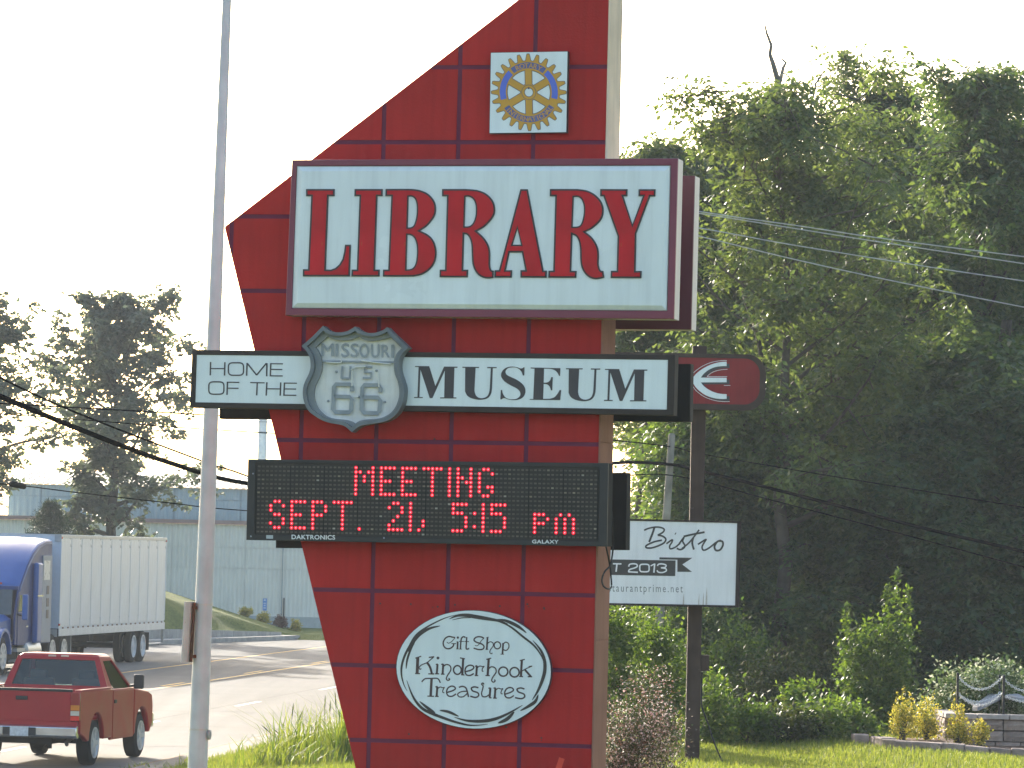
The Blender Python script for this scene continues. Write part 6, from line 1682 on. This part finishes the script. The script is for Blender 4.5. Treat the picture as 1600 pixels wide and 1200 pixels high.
lf_grass = leafmat('grass_blade', (0.08, 0.125, 0.026), (0.20, 0.225, 0.06), .5, (1.8, 1.7, .8), .6)
r = np.random.default_rng(5)
def field(n, x0, x1, y0, y1, vmin=None):
    x = r.uniform(x0, x1, n); y = r.uniform(y0, y1, n)
    if vmin is not None:
        k = x - xe(y) > vmin; x, y = x[k], y[k]
    return np.stack([x, y, gz(x, y)], 1)
g = grassmesh('lawn_grass', field(90000, 1.5, 9.5, 52, 74), .085, .006, lf_grass, r); tag(g, 'sunlit lawn grass in front of the wood', 'grass', kind='stuff')
g = grassmesh('verge_grass', np.concatenate([field(60000, -8, -1.2, 56, 78, .8), field(4000, -8, -1.2, 56, 78, .55)]), .10, .006, lf_grass, r); tag(g, 'rough grass of the verge beside the road', 'grass', kind='stuff')
lf_weed = leafmat('weed_blade', (0.05, 0.10, 0.02), (0.19, 0.22, 0.05), .5, (2.0, 1.9, .7), .5)
WG = 'clumps of tall weeds on the verge'
for k, (px, Y, n, h, sp, lab) in enumerate([(470, 68.5, 150, .85, .17, 'tallest bright clump of grassy weeds at the road edge'), (522, 69.5, 120, .80, .30, 'clump of weeds beside the slanted edge of the pylon'),
                                         (443, 67.0, 150, .5, .30, 'low clump of weeds left of the tall one'), (549, 67.5, 170, 1.0, .20, 'weeds partly hidden by the pylon edge'), (500, 66.5, 160, .30, .40, 'short weeds between the two tall clumps'), (268, 67.5, 120, .22, .3, 'short weeds at the foot of the steel pole')]):
    p = bspot(px, Y); P = np.stack([p.x + r.normal(size=n) * sp, p.y + r.normal(size=n) * sp, np.zeros(n)], 1); P[:, 2] = gz(P[:, 0], P[:, 1])
    o = grassmesh('weed_clump', P, h, .011, lf_weed, r, 1.0, origin=tuple(p)); tag(o, lab, 'weeds', WG)

# seed heads on long bent stalks over the weeds
for k, (px, Y, x1, y1) in enumerate([(468, 68.5, 458, 1104), (474, 68.5, 471, 1115), (462, 68.5, 428, 1140), (520, 69.5, 508, 1092), (528, 69.5, 516, 1100), (540, 68, 524, 1088), (545, 68, 530, 1112), (450, 67.5, 412, 1136), (505, 69, 494, 1126), (552, 67.8, 540, 1100)]):
    a = bspot(px, Y); b_ = at(x1, y1, Y); m_ = a.lerp(b_, .6) + V(((a.x - b_.x) * .25, 0, .10))
    pth = [V(p) for p in smooth_path([tuple(a), tuple(a.lerp(m_, .5) + V((0, 0, .06))), tuple(m_), tuple(b_)], 4)]
    q = MB(); q.tube(pth, .004, 4)
    q.tube([pth[-4], pth[-2], pth[-1], b_ + (pth[-1] - pth[-3]) * .5], [.005, .010, .008, .002], 5)
    o = q.build('grass_stalk', lf_weed); tag(o, ['seed stalk over the tall bright weed clump, curving left', 'upright seed stalk in the tall bright weed clump', 'long seed stalk bending far left from the tall clump', 'seed stalk rising beside the pylon, bent slightly left', 'second seed stalk beside the pylon, close to the edge', 'highest seed stalk near the slanted pylon edge', 'seed stalk leaning over the weeds by the pylon', 'lowest seed stalk, reaching left over the gutter', 'short seed stalk between the two weed clumps', 'seed stalk nearest the slanted edge of the pylon'][k], 'weeds', 'seeding grass stalks on the verge')
# weeds and saplings that fill the wood edge
rr_ = np.random.default_rng(9)
for k, (px, Y, rad, n, m, lab) in enumerate([(1165, 76, (.8, .5, 2.0), 3600, lf_shrub, 'tall pale green shrub right of the brown post, under the trees'), (1262, 68.5, (.4, .4, .95), 2000, lf_shrub, 'pale shrub at the foot of the thick trunk'),
        (1100, 78, (.9, .5, 2.4), 4200, lf_ash, 'leafy shrub behind the brown post reaching the white sign'), (995, 70, (.6, .5, 2.3), 4200, lf_ash, 'leafy shrub filling the gap beside the pylon below the white sign'),
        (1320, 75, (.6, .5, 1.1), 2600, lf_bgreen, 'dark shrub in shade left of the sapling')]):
    bush('low_shrub', lab, LS, bspot(px, Y), rad, n, .10, .032, m, seed=140 + k, clumps=34, lumpy=.22)
# ================================================================== hazy air
hm_ = bpy.data.materials.new('hazy_air'); hm_.use_nodes = True
n = hm_.node_tree.nodes; n.clear(); l = hm_.node_tree.links
out = n.new('ShaderNodeOutputMaterial'); pv = n.new('ShaderNodeVolumePrincipled')
pv.inputs['Color'].default_value = (.84, .93, 1.0, 1); pv.inputs['Density'].default_value = HAZE; pv.inputs['Anisotropy'].default_value = 0.0
l.new(pv.outputs[0], out.inputs['Volume'])
if HAZE:
    zs = [gzf(0, 33)]
    hz = MB().box((0, 1190, 9.5), (1900, 2600, 22.0)).build('haze', hm_); tag(hz, 'pale morning haze over the whole place', kind='stuff')
